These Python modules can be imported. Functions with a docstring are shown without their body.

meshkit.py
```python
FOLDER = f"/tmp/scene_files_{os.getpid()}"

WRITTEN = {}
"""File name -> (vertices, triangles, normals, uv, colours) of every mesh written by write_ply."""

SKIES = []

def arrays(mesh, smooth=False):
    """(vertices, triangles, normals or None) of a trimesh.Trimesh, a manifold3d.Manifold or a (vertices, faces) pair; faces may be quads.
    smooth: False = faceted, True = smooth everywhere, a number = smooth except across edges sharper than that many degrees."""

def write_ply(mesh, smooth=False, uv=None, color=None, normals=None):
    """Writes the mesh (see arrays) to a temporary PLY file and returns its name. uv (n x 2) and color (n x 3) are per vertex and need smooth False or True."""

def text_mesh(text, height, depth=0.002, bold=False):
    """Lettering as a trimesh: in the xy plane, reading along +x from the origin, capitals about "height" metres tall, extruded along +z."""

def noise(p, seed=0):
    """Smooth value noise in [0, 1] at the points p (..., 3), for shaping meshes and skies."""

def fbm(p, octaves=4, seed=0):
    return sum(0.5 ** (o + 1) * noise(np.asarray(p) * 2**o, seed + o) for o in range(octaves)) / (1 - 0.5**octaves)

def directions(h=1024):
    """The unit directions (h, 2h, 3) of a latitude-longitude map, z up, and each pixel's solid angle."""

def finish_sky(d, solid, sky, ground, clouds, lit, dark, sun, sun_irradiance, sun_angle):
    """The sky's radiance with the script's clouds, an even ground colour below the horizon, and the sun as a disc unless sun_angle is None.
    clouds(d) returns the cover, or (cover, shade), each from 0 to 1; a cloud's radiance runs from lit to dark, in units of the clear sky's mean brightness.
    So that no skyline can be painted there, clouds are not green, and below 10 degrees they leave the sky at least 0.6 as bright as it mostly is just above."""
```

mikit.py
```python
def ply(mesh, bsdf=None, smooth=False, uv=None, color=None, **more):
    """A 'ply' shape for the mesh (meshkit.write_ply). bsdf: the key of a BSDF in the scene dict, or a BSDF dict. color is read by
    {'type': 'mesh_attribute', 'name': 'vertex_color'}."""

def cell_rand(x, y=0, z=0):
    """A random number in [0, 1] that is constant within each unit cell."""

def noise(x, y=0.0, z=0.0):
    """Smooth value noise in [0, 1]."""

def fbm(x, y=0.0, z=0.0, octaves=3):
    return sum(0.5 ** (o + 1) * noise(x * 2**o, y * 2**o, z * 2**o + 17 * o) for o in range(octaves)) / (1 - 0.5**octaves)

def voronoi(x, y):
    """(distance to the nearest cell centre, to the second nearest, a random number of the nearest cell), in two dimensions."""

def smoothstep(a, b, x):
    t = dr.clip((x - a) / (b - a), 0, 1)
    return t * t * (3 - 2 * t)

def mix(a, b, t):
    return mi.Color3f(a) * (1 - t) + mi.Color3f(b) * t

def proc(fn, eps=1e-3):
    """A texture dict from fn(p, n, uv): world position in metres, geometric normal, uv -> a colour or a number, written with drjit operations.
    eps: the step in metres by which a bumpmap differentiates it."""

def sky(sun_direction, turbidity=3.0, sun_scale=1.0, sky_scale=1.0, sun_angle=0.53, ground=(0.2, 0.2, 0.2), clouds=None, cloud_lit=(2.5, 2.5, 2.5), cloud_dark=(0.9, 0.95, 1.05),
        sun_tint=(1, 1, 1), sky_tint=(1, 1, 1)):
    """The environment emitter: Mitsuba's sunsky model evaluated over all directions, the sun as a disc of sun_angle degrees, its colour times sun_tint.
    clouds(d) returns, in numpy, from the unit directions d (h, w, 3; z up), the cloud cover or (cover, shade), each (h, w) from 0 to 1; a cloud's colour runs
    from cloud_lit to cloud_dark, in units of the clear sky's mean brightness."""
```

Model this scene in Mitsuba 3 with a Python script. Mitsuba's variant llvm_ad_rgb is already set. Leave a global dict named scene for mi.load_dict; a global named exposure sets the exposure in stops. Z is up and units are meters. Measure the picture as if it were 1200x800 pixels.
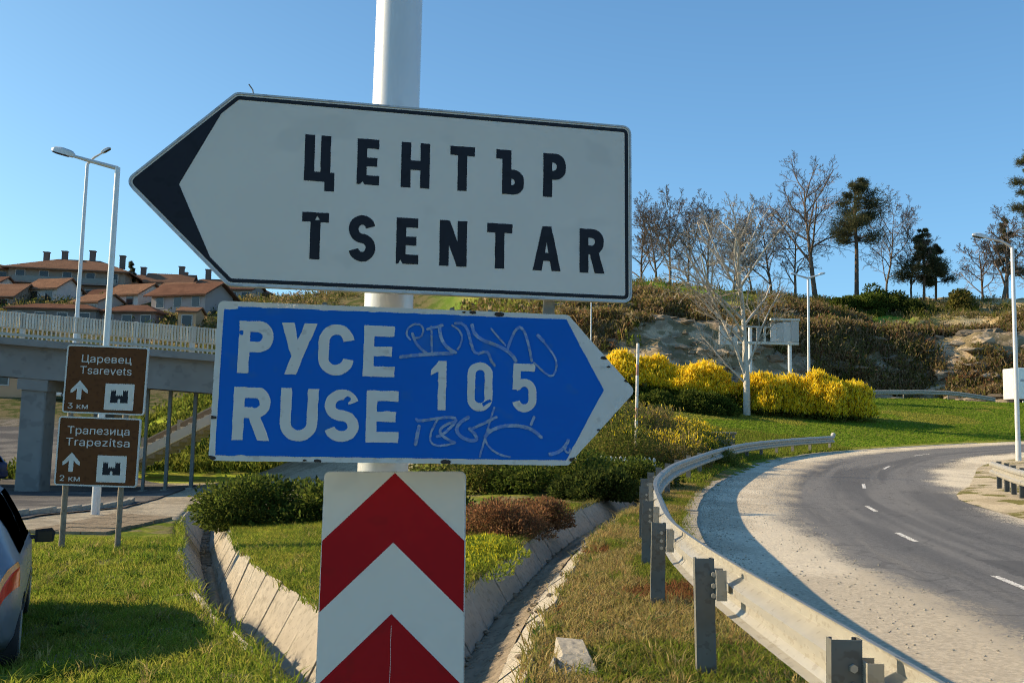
# Motorway slip road with direction signs, a bridge and a wooded hill - Mitsuba 3 scene
import math, numpy as np, trimesh, drjit as dr, mitsuba as mi, mikit, meshkit
from mikit import ply, proc, noise, fbm, smoothstep, mix, voronoi, cell_rand
from shapely.geometry import Polygon, LineString, box as sbox, MultiPolygon
from shapely.ops import unary_union
from shapely import affinity
T = mi.ScalarTransform4f
scene, labels = {}, {}

# ------------------------------------------------------------------ camera, sky, sun, exposure
PITCH, ROLL = math.radians(5.28), 0.0227
_u = np.array([-math.sin(ROLL), -math.sin(PITCH) * math.cos(ROLL), math.cos(PITCH) * math.cos(ROLL)])
scene['camera'] = {'type': 'perspective', 'fov': 60.0, 'fov_axis': 'x', 'near_clip': 0.1, 'far_clip': 3000.0,
                   'to_world': T().look_at(origin=[0, 0, 1.65], target=[0, math.cos(PITCH), 1.65 + math.sin(PITCH)], up=_u.tolist())}
SUN_AZ, SUN_EL = math.radians(-78), math.radians(26.5)      # azimuth from the view direction, negative = to the left
SUN = [math.sin(SUN_AZ) * math.cos(SUN_EL), math.cos(SUN_AZ) * math.cos(SUN_EL), math.sin(SUN_EL)]
scene['sky'] = mikit.sky(SUN, turbidity=2.9, ground=(0.14, 0.15, 0.09), sky_tint=(0.72, 0.97, 1.13))
exposure = 2.55

# ------------------------------------------------------------------ helpers
def fresh(key):
    if key not in scene and key not in labels: return key
    n = 1
    while f'{key}_{n:03d}' in scene or f'{key}_{n:03d}' in labels: n += 1
    return f'{key}_{n:03d}'
def add(key, mesh, bsdf, smooth=False, color=None, **more):
    key = fresh(key)
    if isinstance(mesh, list): mesh = cat(*mesh)
    scene[key] = ply(mesh, bsdf, smooth, color=color, **more)
    return key
def put(key, shape, m=None):
    key = fresh(key); scene[key] = dict(shape) if m is None else {**shape, 'to_world': m}
    return key
def thing(key, label, category, group=None):
    key = fresh(key); tag(key, label, category, group); return key
def tag(key, label, category=None, group=None, kind=None):
    labels[key] = {k: v for k, v in dict(label=label, category=category, group=group, kind=kind).items() if v}
    return key
def part_label(key, text): labels[key] = {'label': text}
def cat(*ms): return trimesh.util.concatenate([m for m in ms if m is not None])
def raw(v, f): return trimesh.Trimesh(np.asarray(v, float), np.asarray(f, int), process=False)
def bx(lo, hi, bev=0.0):
    lo, hi = np.minimum(lo, hi).astype(float), np.maximum(lo, hi).astype(float)
    if bev <= 0:
        m = trimesh.creation.box(hi - lo); m.apply_translation((lo + hi) / 2); return m
    pts = []
    for k in range(3):
        b = np.full(3, bev); b[k] = 0
        for s in np.ndindex(2, 2, 2):
            pts.append(np.where(s, hi - b, lo + b))
    return trimesh.convex.convex_hull(np.array(pts))
def move(m, R=None, t=(0, 0, 0)):
    m = m.copy(); M = np.eye(4)
    if R is not None: M[:3, :3] = R
    M[:3, 3] = t; m.apply_transform(M); return m
def rotz(a): c, s = math.cos(a), math.sin(a); return np.array([[c, -s, 0], [s, c, 0], [0, 0, 1.0]])
def pose(yaw, pit=0, rol=0):
    Rx = np.array([[1, 0, 0], [0, math.cos(pit), -math.sin(pit)], [0, math.sin(pit), math.cos(pit)]])
    Ry = np.array([[math.cos(rol), 0, math.sin(rol)], [0, 1, 0], [-math.sin(rol), 0, math.cos(rol)]])
    return rotz(yaw) @ Rx @ Ry
def tubes(paths, radii, sides=4):
    """Many polylines as tapered tubes in one mesh. paths: list of (n,3); radii: list of (n,)"""
    V, Fs, o = [], [], 0
    for p, r in zip(paths, radii):
        p = np.asarray(p, float); n = len(p)
        t = np.gradient(p, axis=0); t /= np.linalg.norm(t, axis=1, keepdims=True) + 1e-12
        ref = np.array([1.0, 0, 0]) if abs(t[0, 0]) < 0.8 else np.array([0, 1.0, 0])
        a = np.cross(t, ref); a /= np.linalg.norm(a, axis=1, keepdims=True) + 1e-12
        b = np.cross(t, a); ang = np.arange(sides) * 2 * np.pi / sides
        v = p[:, None] + np.broadcast_to(r, (n,))[:, None, None] * (np.cos(ang)[None, :, None] * a[:, None] + np.sin(ang)[None, :, None] * b[:, None])
        i, j = np.meshgrid(np.arange(n - 1), np.arange(sides), indexing='ij'); k = (j + 1) % sides
        q = np.stack([i * sides + j, i * sides + k, (i + 1) * sides + k, (i + 1) * sides + j], -1).reshape(-1, 4)
        V.append(v.reshape(-1, 3)); Fs.append(np.vstack([q[:, [0, 2, 1]], q[:, [0, 3, 2]]]) + o)
        caps = [[0, c, c + 1] for c in range(1, sides - 1)] + [[(n - 1) * sides, (n - 1) * sides + c + 1, (n - 1) * sides + c] for c in range(1, sides - 1)]
        Fs.append(np.array(caps) + o); o += n * sides
    return raw(np.vstack(V), np.vstack(Fs))
def tube(p, r, sides=12): return tubes([p], [r], sides)
def post(x, y, z0, z1, r0, r1=None, sides=16):
    return tube([[x, y, z0], [x, y, z1]], np.array([r0, r0 if r1 is None else r1]), sides)
def extr(poly, y0, y1):
    """a polygon in (u, w) extruded from y0 to y1; the face looks to -y at the lower y"""
    geoms = poly.geoms if hasattr(poly, 'geoms') else [poly]; out = []
    for g in geoms:
        if g.area < 1e-8: continue
        m = trimesh.creation.extrude_polygon(g, abs(y1 - y0), engine='earcut')
        v = m.vertices.copy(); m.vertices = np.stack([v[:, 0], -v[:, 2] + max(y0, y1), v[:, 1]], 1); out.append(m)
    return cat(*out)
def sstep(a, b, x):
    t = np.clip((np.asarray(x, float) - a) / (b - a), 0, 1); return t * t * (3 - 2 * t)
def nz(x, y, s, seed=0, octv=3): return meshkit.fbm(np.stack([np.asarray(x) * s, np.asarray(y) * s, 0 * np.asarray(x) + 3.7 * seed], -1), octv, seed)

# ------------------------------------------------------------------ materials
def rgb(*c): return {'type': 'rgb', 'value': list(c)}
VC = {'type': 'mesh_attribute', 'name': 'vertex_color'}
def two(d): return {'type': 'twosided', 'bsdf': d}
def prin(c, rough=0.6, **k): return two({'type': 'principled', 'base_color': c if isinstance(c, dict) else rgb(*c), 'roughness': rough, **k})
def speck(c, amp, sc, c2=None, th=0.62):
    c2 = c2 or tuple(x * 0.6 for x in c)
    def f(p, n, uv):
        k = fbm(p.x * sc, p.y * sc, p.z * sc, 4)
        s = smoothstep(th - 0.06, th + 0.06, fbm(p.x * sc * 2.3 + 9, p.y * sc * 2.3, p.z * sc * 2.3, 3))
        return mix(c, c2, s * 0.7) * (1 - amp + 2 * amp * k)
    return proc(f)
scene['leaf'] = {'type': 'principledthin', 'base_color': VC, 'roughness': 0.55, 'diff_trans': 1.15, 'spec_trans': 0.0}
scene['bark'] = two({'type': 'diffuse', 'reflectance': VC})
scene['plain'] = prin(VC, 0.7)
scene['galvanised'] = prin(speck((0.36, 0.35, 0.31), 0.12, 11.0, (0.29, 0.27, 0.225), 0.66), 0.42, metallic=0.35)
scene['pole_steel'] = prin(speck((0.60, 0.61, 0.61), 0.035, 4.0, (0.54, 0.54, 0.53), 0.68), 0.38, metallic=0.35)
scene['dark_zinc'] = prin(speck((0.13, 0.135, 0.125), 0.22, 9.0, (0.09, 0.085, 0.075), 0.62), 0.55, metallic=0.2)
scene['dull_metal'] = prin(speck((0.13, 0.14, 0.13), 0.2, 12.0, (0.22, 0.17, 0.12), 0.7), 0.5, metallic=0.3)
scene['sign_white'] = prin(speck((0.62, 0.60, 0.56), 0.06, 3.0, (0.55, 0.54, 0.51), 0.70), 0.45, specular=0.25)
scene['sign_frame'] = prin(speck((0.42, 0.44, 0.46), 0.1, 14.0), 0.4, metallic=0.3)
scene['ink_black'] = prin(speck((0.010, 0.011, 0.018), 0.08, 12.0), 0.5, specular=0.25)
scene['ink_blue'] = prin(speck((0.004, 0.112, 0.50), 0.08, 5.0, (0.02, 0.13, 0.44), 0.70), 0.5, specular=0.12)
scene['ink_worn_white'] = prin(speck((0.57, 0.57, 0.55), 0.07, 16.0, (0.44, 0.43, 0.41), 0.72), 0.5, specular=0.25)
scene['ink_red'] = prin(speck((0.33, 0.006, 0.010), 0.10, 5.0, (0.27, 0.008, 0.010), 0.66), 0.5, specular=0.12)
scene['ink_brown'] = prin(speck((0.115, 0.044, 0.016), 0.10, 9.0), 0.55, specular=0.12)
scene['scratch'] = prin(speck((0.20, 0.29, 0.45), 0.4, 26.0, (0.04, 0.15, 0.48), 0.5), 0.5)
scene['rust'] = prin(speck((0.035, 0.026, 0.022), 0.4, 60.0), 0.8)
scene['rubber'] = prin((0.022, 0.022, 0.024), 0.75)
scene['car_glass'] = {'type': 'principled', 'base_color': rgb(0.015, 0.018, 0.02), 'roughness': 0.05, 'specular': 0.6}
scene['lens_red'] = prin((0.55, 0.015, 0.015), 0.12, clearcoat=0.8)
scene['lens_orange'] = prin((0.85, 0.30, 0.05), 0.12, clearcoat=0.8)
scene['plastic_black'] = prin((0.018, 0.018, 0.02), 0.45)
scene['paint'] = prin(VC, 0.3, clearcoat=0.8, metallic=0.25)
scene['window_pane'] = prin((0.03, 0.035, 0.04), 0.08)
# ------------------------------------------------------------------ the lie of the land
RAIL = np.array([(1.55, -6.0), (1.47, 0), (1.42, 3.8), (1.36, 6.3), (1.42, 8.65), (1.70, 11.0), (2.18, 14.4), (3.05, 18.6), (4.35, 23.6), (6.0, 28.3), (8.9, 35.2), (12.6, 41.4), (16.8, 46.4),
                 (22.5, 50.4), (31, 54.6), (44, 58.5), (62, 61.5), (90, 63.5), (130, 64)])
def densify(p, step):
    p = np.asarray(p, float); from scipy.interpolate import PchipInterpolator, CubicSpline
    s = np.r_[0, np.cumsum(np.linalg.norm(np.diff(p, axis=0), axis=1))]
    n = int(s[-1] / step) + 1; q = np.linspace(0, s[-1], n)
    return CubicSpline(s, p)(q)
EDGE = densify(RAIL, 0.5)                      # line of the guard rail and its continuation along the outer road edge
def frame(p):
    t = np.gradient(p, axis=0); t /= np.linalg.norm(t, axis=1, keepdims=True); return t, np.stack([t[:, 1], -t[:, 0]], 1)   # tangent, right normal
from scipy.spatial import cKDTree
_et, _en = frame(EDGE); _tree = cKDTree(EDGE)
def edge_off(x, y):
    """signed distance to the rail line, positive on the road side"""
    q = np.stack([np.ravel(x), np.ravel(y)], 1); d, i = _tree.query(q)
    return ((q - EDGE[i]) * _en[i]).sum(1).reshape(np.shape(x))
def soft(x, w): return w * np.log1p(np.exp(np.clip(x / w, -40, 40)))
def z_road(x, y): return 0.0285 * soft(y - 25, 1.5) + 0.034 * soft(x - 17, 1.5) * sstep(20, 45, y) - 0.02 * soft(y - 75, 3)
# concrete ditches: stations of (left lip, left foot, right foot, right lip) as (x, y, z)
LD = np.array([[(-8.6, 24.5), (-8.25, 24.6), (-8.10, 24.65), (-7.85, 24.75)],
               [(-6.75, 18.6), (-6.38, 18.78), (-6.22, 18.86), (-5.95, 19.0)],
               [(-5.30, 14.6), (-4.95, 14.78), (-4.80, 14.86), (-4.55, 15.0)],
               [(-3.75, 10.6), (-3.42, 10.77), (-3.28, 10.84), (-3.02, 10.98)],
               [(-2.65, 8.3), (-2.35, 8.52), (-2.20, 8.62), (-1.92, 8.85)],
               [(-1.85, 6.8), (-1.55, 7.02), (-1.40, 7.13), (-1.12, 7.35)],
               [(-1.15, 5.4), (-0.85, 5.6), (-0.70, 5.7), (-0.42, 5.9)]])
RD = np.array([[(3.75, 25.8), (3.95, 25.5), (4.05, 25.3), (4.30, 25.0)],
               [(2.10, 20.2), (2.36, 19.9), (2.50, 19.7), (2.92, 19.3)],
               [(0.62, 14.9), (0.88, 14.7), (1.02, 14.6), (1.50, 14.2)],
               [(0.02, 11.7), (0.26, 11.6), (0.40, 11.5), (0.92, 11.2)],
               [(-0.40, 9.35), (-0.16, 9.25), (0.01, 9.2), (0.53, 8.95)],
               [(-0.63, 7.3), (-0.40, 7.25), (-0.24, 7.2), (0.25, 7.0)],
               [(-0.80, 5.2), (-0.58, 5.2), (-0.42, 5.2), (0.05, 5.2)],
               [(-0.95, 3.2), (-0.74, 3.2), (-0.58, 3.2), (-0.10, 3.2)]])
def z_left(x, y):
    a = -0.33 - 0.048 * soft(y - 14, 1.5) + 0.048 * soft(y - 42, 2)
    hill = np.interp(y, [45, 58, 75, 92, 110, 132, 150, 180, 400], [0, 0.6, 2.2, 4.3, 10, 18.0, 20.6, 22.6, 18])
    return np.maximum(a, -1.75) + hill
def z_right(x, y):
    off = -edge_off(x, y)
    lawn = 0.155 * np.clip(soft(off - 1.5, 1.0), 0, 16.5 + 0 * x) * sstep(24, 40, y + np.maximum(x, 0) * 0.6)
    k = 11 * (nz(x, y, 0.06, 3) - 0.5) + 5.0 * (nz(x, y, 0.22, 5, 4) - 0.5)
    yy = y + k * sstep(74, 82, y) - 5.5 * sstep(24, 48, x)
    hill = np.interp(yy, [76, 81, 84.5, 86.5, 93, 95, 104, 114, 130, 300], [0, 0.8, 5.0, 7.8, 8.6, 10.4, 13.4, 15.6, 16.4, 12])
    hill = hill + (1.5 * (nz(x, y, 0.33, 6) - 0.5) + 1.1 * (nz(x, y, 0.9, 8) - 0.5)) * sstep(78, 84, y)
    return z_road(x, y) * (1 - sstep(70, 90, y)) + 1.6 * sstep(70, 90, y) + lawn + hill
def z_base(x, y):
    w = sstep(-6.5, 1.2, x)
    w2 = sstep(-14, 6, x) * sstep(40, 60, y) + w * (1 - sstep(40, 60, y))
    z = z_left(x, y) * (1 - w2) + z_right(x, y) * w2
    z = z - 0.18 * sstep(-3.4, -4.1, x) * (1 - sstep(10.5, 12.5, y))
    z = z + 5.2 * np.exp(-(((x + 2.5) / 6.0) ** 2 + ((y - 40) / 7.5) ** 2))              # bridge embankment behind the signs
    z = z + 4.6 * np.exp(-(((x + 18) / 7.0) ** 2 + ((y - 61) / 7) ** 2))
    z = z - 1.0 * sstep(73.5, 75.5, y) * (1 - sstep(80, 83, y)) * sstep(36, 44, x)
    z = z + 7.0 * np.exp(-((x + 8) / 17.0) ** 2) * sstep(95, 130, y) * (1 - 0.4 * sstep(180, 300, y))
    return z + 0.05 * (nz(x, y, 0.9, 1) - 0.5) * (edge_off(x, y) < -0.3)
def lerp_path(D, step):
    mid = D.mean(1); s = np.r_[0, np.cumsum(np.linalg.norm(np.diff(mid, axis=0), axis=1))]
    from scipy.interpolate import PchipInterpolator
    q = np.linspace(0, s[-1], int(s[-1] / step) + 1)
    return PchipInterpolator(s, D.reshape(len(D), -1))(q).reshape(-1, 4, 2)
DITCH_DEPTH = 0.52
def ditch_profile(D, step, depth):
    P = lerp_path(D, step); z = z_base(P[..., 0], P[..., 1])
    zl, zr = z[:, 0], z[:, 3]
    zb = np.minimum(zl, zr) - depth
    Z = np.stack([zl + 0.015, zb, zb, zr + 0.015], 1)
    return np.concatenate([P, Z[..., None]], -1)
LP, RP = ditch_profile(LD, 0.1, 0.54), ditch_profile(RD, 0.1, 0.37)
def carve(x, y):
    """how far the ground has to be lowered so that the concrete channel lies free"""
    out = np.zeros(np.shape(x))
    for P, dp in ((LP, 0.54), (RP, 0.37)):
        poly = np.concatenate([P[:, 1], P[::-1, 2]])[:, :2]
        lip = np.concatenate([P[:, 0], P[::-1, 3]])[:, :2]
        import shapely
        pts = shapely.points(np.ravel(x), np.ravel(y))
        outer, inner = Polygon(lip).buffer(0), Polygon(poly).buffer(0)
        near = shapely.intersects(outer, pts); shapely.prepare(outer)
        di = shapely.distance(inner, pts); do = shapely.distance(outer.exterior, pts)
        dep = np.where(near, np.clip(do / np.maximum(do + di, 1e-6), 0, 1) * dp + np.clip(do * 2, 0, 0.16), 0)
        out = np.maximum(out, dep.reshape(np.shape(x)))
    return out
def ground(x, y):
    x, y = np.asarray(x, float), np.asarray(y, float)
    return z_base(x, y)
# ------------------------------------------------------------------ ground sheet
def axis(stops):
    out = []
    for a, b, st in stops: out.append(np.arange(a, b, st))
    return np.concatenate(out + [[stops[-1][1]]])
gx = axis([(-1500, -300, 150), (-300, -100, 12), (-100, -40, 1.6), (-40, -9.6, 0.6), (-9.6, 5.4, 0.12), (5.4, 30, 0.5), (30, 95, 1.1), (95, 300, 8), (300, 1500, 150)])
gy = axis([(-300, -10, 20), (-10, 3, 0.6), (3, 26, 0.13), (26, 60, 0.6), (60, 76, 1.0), (76, 108, 0.55), (108, 190, 2.0), (190, 400, 10), (400, 2500, 210)])
GX, GY = np.meshgrid(gx, gy)
GZ = ground(GX, GY)
_m = (GX > -9.6) & (GX < 5.4) & (GY > 3) & (GY < 26.5)
GZ[_m] -= carve(GX[_m], GY[_m])
GZ[_m & (edge_off(GX, GY) > 0.85)] -= 0.05
GZ = np.where(GY > 400, np.minimum(GZ, 15), GZ)
_off = edge_off(GX, GY)
GZ = np.where((_off > 0.95) & (GY < 75), z_road(GX, GY) - 0.06, GZ)
GZ = np.where(GY < -8, np.minimum(GZ, -0.02), GZ)
nY, nX = GX.shape
i, j = np.meshgrid(np.arange(nY - 1), np.arange(nX - 1), indexing='ij'); a = i * nX + j
F = np.vstack([np.stack([a, a + 1, a + nX + 1], -1).reshape(-1, 3), np.stack([a, a + nX + 1, a + nX], -1).reshape(-1, 3)])
def ground_colour(p, n, uv):
    big, mid, fine = fbm(p.x * 0.35, p.y * 0.35, 0.0, 3), fbm(p.x * 1.7 + 5, p.y * 1.7, 0.0, 4), fbm(p.x * 19, p.y * 19, 0.0, 3)
    lawn = mix((0.12, 0.165, 0.026), (0.20, 0.21, 0.045), smoothstep(0.35, 0.65, mid))
    dry = mix((0.16, 0.135, 0.06), (0.105, 0.115, 0.035), smoothstep(0.4, 0.62, mid))
    verge = smoothstep(-0.35, 0.35, p.x + 0.15 - 0.055 * (p.y - 7) + (mid - 0.5)) * (1 - smoothstep(24.0, 33.0, p.y + (big - 0.5) * 8))
    g = mix(lawn, dry, verge)
    earth = smoothstep(0.56, 0.66, fbm(p.x * 2.6 + 31, p.y * 2.6, 0.0, 4))
    g = mix(g, (0.21, 0.17, 0.11), earth * 0.7 * (1 - smoothstep(30.0, 40.0, p.y)))
    # stony open yard towards the bridge
    yard = smoothstep(14.6, 15.3, p.y - 0.25 * (p.x + 6.5) + (mid - 0.5) * 1.6) * (1 - smoothstep(-7.4, -6.6, p.x + 0.42 * (p.y - 20.0) * -1.0)) * (1 - smoothstep(44.0, 52.0, p.y))
    g = mix(g, mix((0.40, 0.355, 0.27), (0.30, 0.265, 0.20), smoothstep(0.4, 0.6, mid)), yard)
    lowl = (1 - smoothstep(-29.0, -25.0, p.x + (mid - 0.5) * 3)) * smoothstep(42.0, 47.0, p.y)
    g = mix(g, mix((0.20, 0.18, 0.15), (0.13, 0.12, 0.09), smoothstep(0.4, 0.6, mid)), lowl)
    bank = smoothstep(-29.0, -25.0, p.x + (mid - 0.5) * 3) * (1 - smoothstep(-5.0, -2.0, p.x)) * smoothstep(42.0, 45.0, p.y)
    g = mix(g, mix((0.30, 0.36, 0.045), (0.22, 0.22, 0.05), smoothstep(0.4, 0.6, mid)), bank)
    # the wooded hill and its rock
    hill = smoothstep(75.0, 79.0, p.y + (big - 0.5) * 5)
    strata = fbm(p.x * 0.42 + 3 + mid, p.y * 0.42, p.z * 1.25 + big * 2, 4)
    rock = mix((0.25, 0.195, 0.13), (0.45, 0.365, 0.25), smoothstep(0.38, 0.64, strata))
    rock = mix(rock, (0.14, 0.12, 0.06), smoothstep(0.46, 0.54, fbm(p.x * 1.3, p.y * 1.3, p.z * 1.3, 5)) * 0.7)
    rock = mix(rock, mix((0.40, 0.30, 0.15), (0.52, 0.42, 0.24), smoothstep(0.4, 0.6, strata)), smoothstep(46.0, 54.0, p.x + (big - 0.5) * 14) * smoothstep(12.5, 14.0, p.z + (mid - 0.5) * 3))
    turf = mix((0.16, 0.26, 0.035), (0.26, 0.26, 0.065), smoothstep(0.40, 0.62, fbm(p.x * 0.22, p.y * 0.22, 4.0, 3)))
    top = smoothstep(13.6, 15.0, p.z + (big - 0.5) * 4) * (1 - smoothstep(46.0, 54.0, p.x + (big - 0.5) * 14))
    far = mix(rock, turf, top)
    lefthill = 1 - smoothstep(-14.0, -4.0, p.x)
    far = mix(far, mix((0.07, 0.085, 0.03), (0.15, 0.13, 0.07), smoothstep(0.4, 0.6, mid)), lefthill)
    g = mix(g, far, hill)
    return g * (0.72 + 0.56 * fine)
scene['ground_mat'] = two({'type': 'bumpmap', 'arbitrary': proc(lambda p, n, uv: fbm(p.x * 9, p.y * 9, p.z * 9, 4), eps=0.01), 'scale': 0.05, 'bsdf': {'type': 'diffuse', 'reflectance': proc(ground_colour)}})
add('ground', raw(np.stack([GX.ravel(), GY.ravel(), GZ.ravel()], 1), F), 'ground_mat', True)
tag('ground', 'grassy verge and ground rising to a rocky hill', kind='structure')

# ------------------------------------------------------------------ slip road
ROAD_L, ROAD_R = 0.88, 9.6
def sheet(line, offs, lift, zf=z_road):
    t, nn = frame(line); P = line[:, None] + nn[:, None] * np.asarray(offs)[None, :, None]
    Z = zf(P[..., 0], P[..., 1]) + lift
    n, m = Z.shape; i, j = np.meshgrid(np.arange(n - 1), np.arange(m - 1), indexing='ij'); a = i * m + j
    F = np.vstack([np.stack([a, a + 1, a + m + 1], -1).reshape(-1, 3), np.stack([a, a + m + 1, a + m], -1).reshape(-1, 3)])[:, ::-1]
    s = np.r_[0, np.cumsum(np.linalg.norm(np.diff(line, axis=0), axis=1))]
    uv = np.stack([np.broadcast_to(np.asarray(offs), Z.shape).ravel(), np.broadcast_to(s[:, None], Z.shape).ravel()], 1)
    return raw(np.concatenate([P, Z[..., None]], -1).reshape(-1, 3), F[:, ::-1]), uv
def asphalt(p, n, uv):
    u, s = uv.x, uv.y
    w = fbm(p.x * 0.8, p.y * 0.8, 0.0, 4); f = fbm(p.x * 34, p.y * 34, 0.0, 3); st = fbm(u * 2.4, s * 0.10, 3.0, 4)
    tar = mix((0.078, 0.078, 0.078), (0.122, 0.120, 0.116), smoothstep(0.32, 0.68, st)) * (0.70 + 0.6 * f)
    grit = smoothstep(3.15, 2.2, u + (w - 0.5) * 1.3 + (f - 0.5) * 0.9 + (st - 0.5) * 0.8)           # washed-out sand lying along the outer edge
    grit = dr.maximum(grit, smoothstep(6.75, 7.6, u + (w - 0.5) * 1.2 + (f - 0.5) * 0.8) )
    sand = mix((0.36, 0.315, 0.235), (0.47, 0.42, 0.32), smoothstep(0.35, 0.65, w)) * (0.72 + 0.56 * f)
    lane = smoothstep(0.62, 0.66, fbm(u * 6.0, s * 0.5, 9.0, 3)) * 0.35
    c = mix(tar, sand, dr.clip(grit * 0.96 + lane * 0.2 * smoothstep(4.2, 2.8, u), 0, 1))
    patch = smoothstep(0.02, 0.0, dr.abs(u - 4.9) - 0.55 + 0.12 * (f - 0.5)) * smoothstep(0.02, 0.0, dr.abs(s - 17.0) - 1.6 + 0.15 * (w - 0.5))
    c = mix(c, (0.060, 0.060, 0.060), patch * 0.75)
    joint = smoothstep(0.05, 0.02, dr.abs(s - 26.2 + (u - 3.5) * 0.10 + (w - 0.5) * 0.25)) * smoothstep(1.0, 1.6, u) * 0.6
    crack = smoothstep(0.025, 0.008, dr.abs(fbm(p.x * 0.9 + 4, p.y * 0.9, 7.0, 3) - 0.5)) * 0.35 * (1 - grit)
    return mix(c, (0.035, 0.035, 0.036), dr.clip(joint + crack, 0, 1))
scene['asphalt'] = two({'type': 'bumpmap', 'arbitrary': proc(lambda p, n, uv: fbm(p.x * 60, p.y * 60, 0.0, 2), eps=0.004), 'scale': 0.004, 'bsdf': {'type': 'principled', 'base_color': proc(asphalt), 'roughness': 0.75, 'specular': 0.35}})
_seg = EDGE[:]
m, uv = sheet(_seg, np.linspace(ROAD_L, ROAD_R, 16), 0.0)
add('road', m, 'asphalt', True, uv=uv); tag('road', 'curving two-lane asphalt slip road with sandy outer edge', kind='structure')
scene['concrete'] = two({'type': 'bumpmap', 'arbitrary': proc(lambda p, n, uv: fbm(p.x * 25, p.y * 25, p.z * 25, 4), eps=0.004), 'scale': 0.012, 'bsdf': {'type': 'diffuse', 'reflectance': speck((0.35, 0.325, 0.27), 0.20, 9.0, (0.26, 0.24, 0.195), 0.62)}})
scene['concrete_silted'] = two({'type': 'diffuse', 'reflectance': speck((0.20, 0.18, 0.145), 0.35, 4.2, (0.11, 0.095, 0.07), 0.52)})
scene['concrete_dark'] = prin(speck((0.21, 0.205, 0.19), 0.18, 1.4, (0.16, 0.155, 0.145), 0.62), 0.85)
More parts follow.
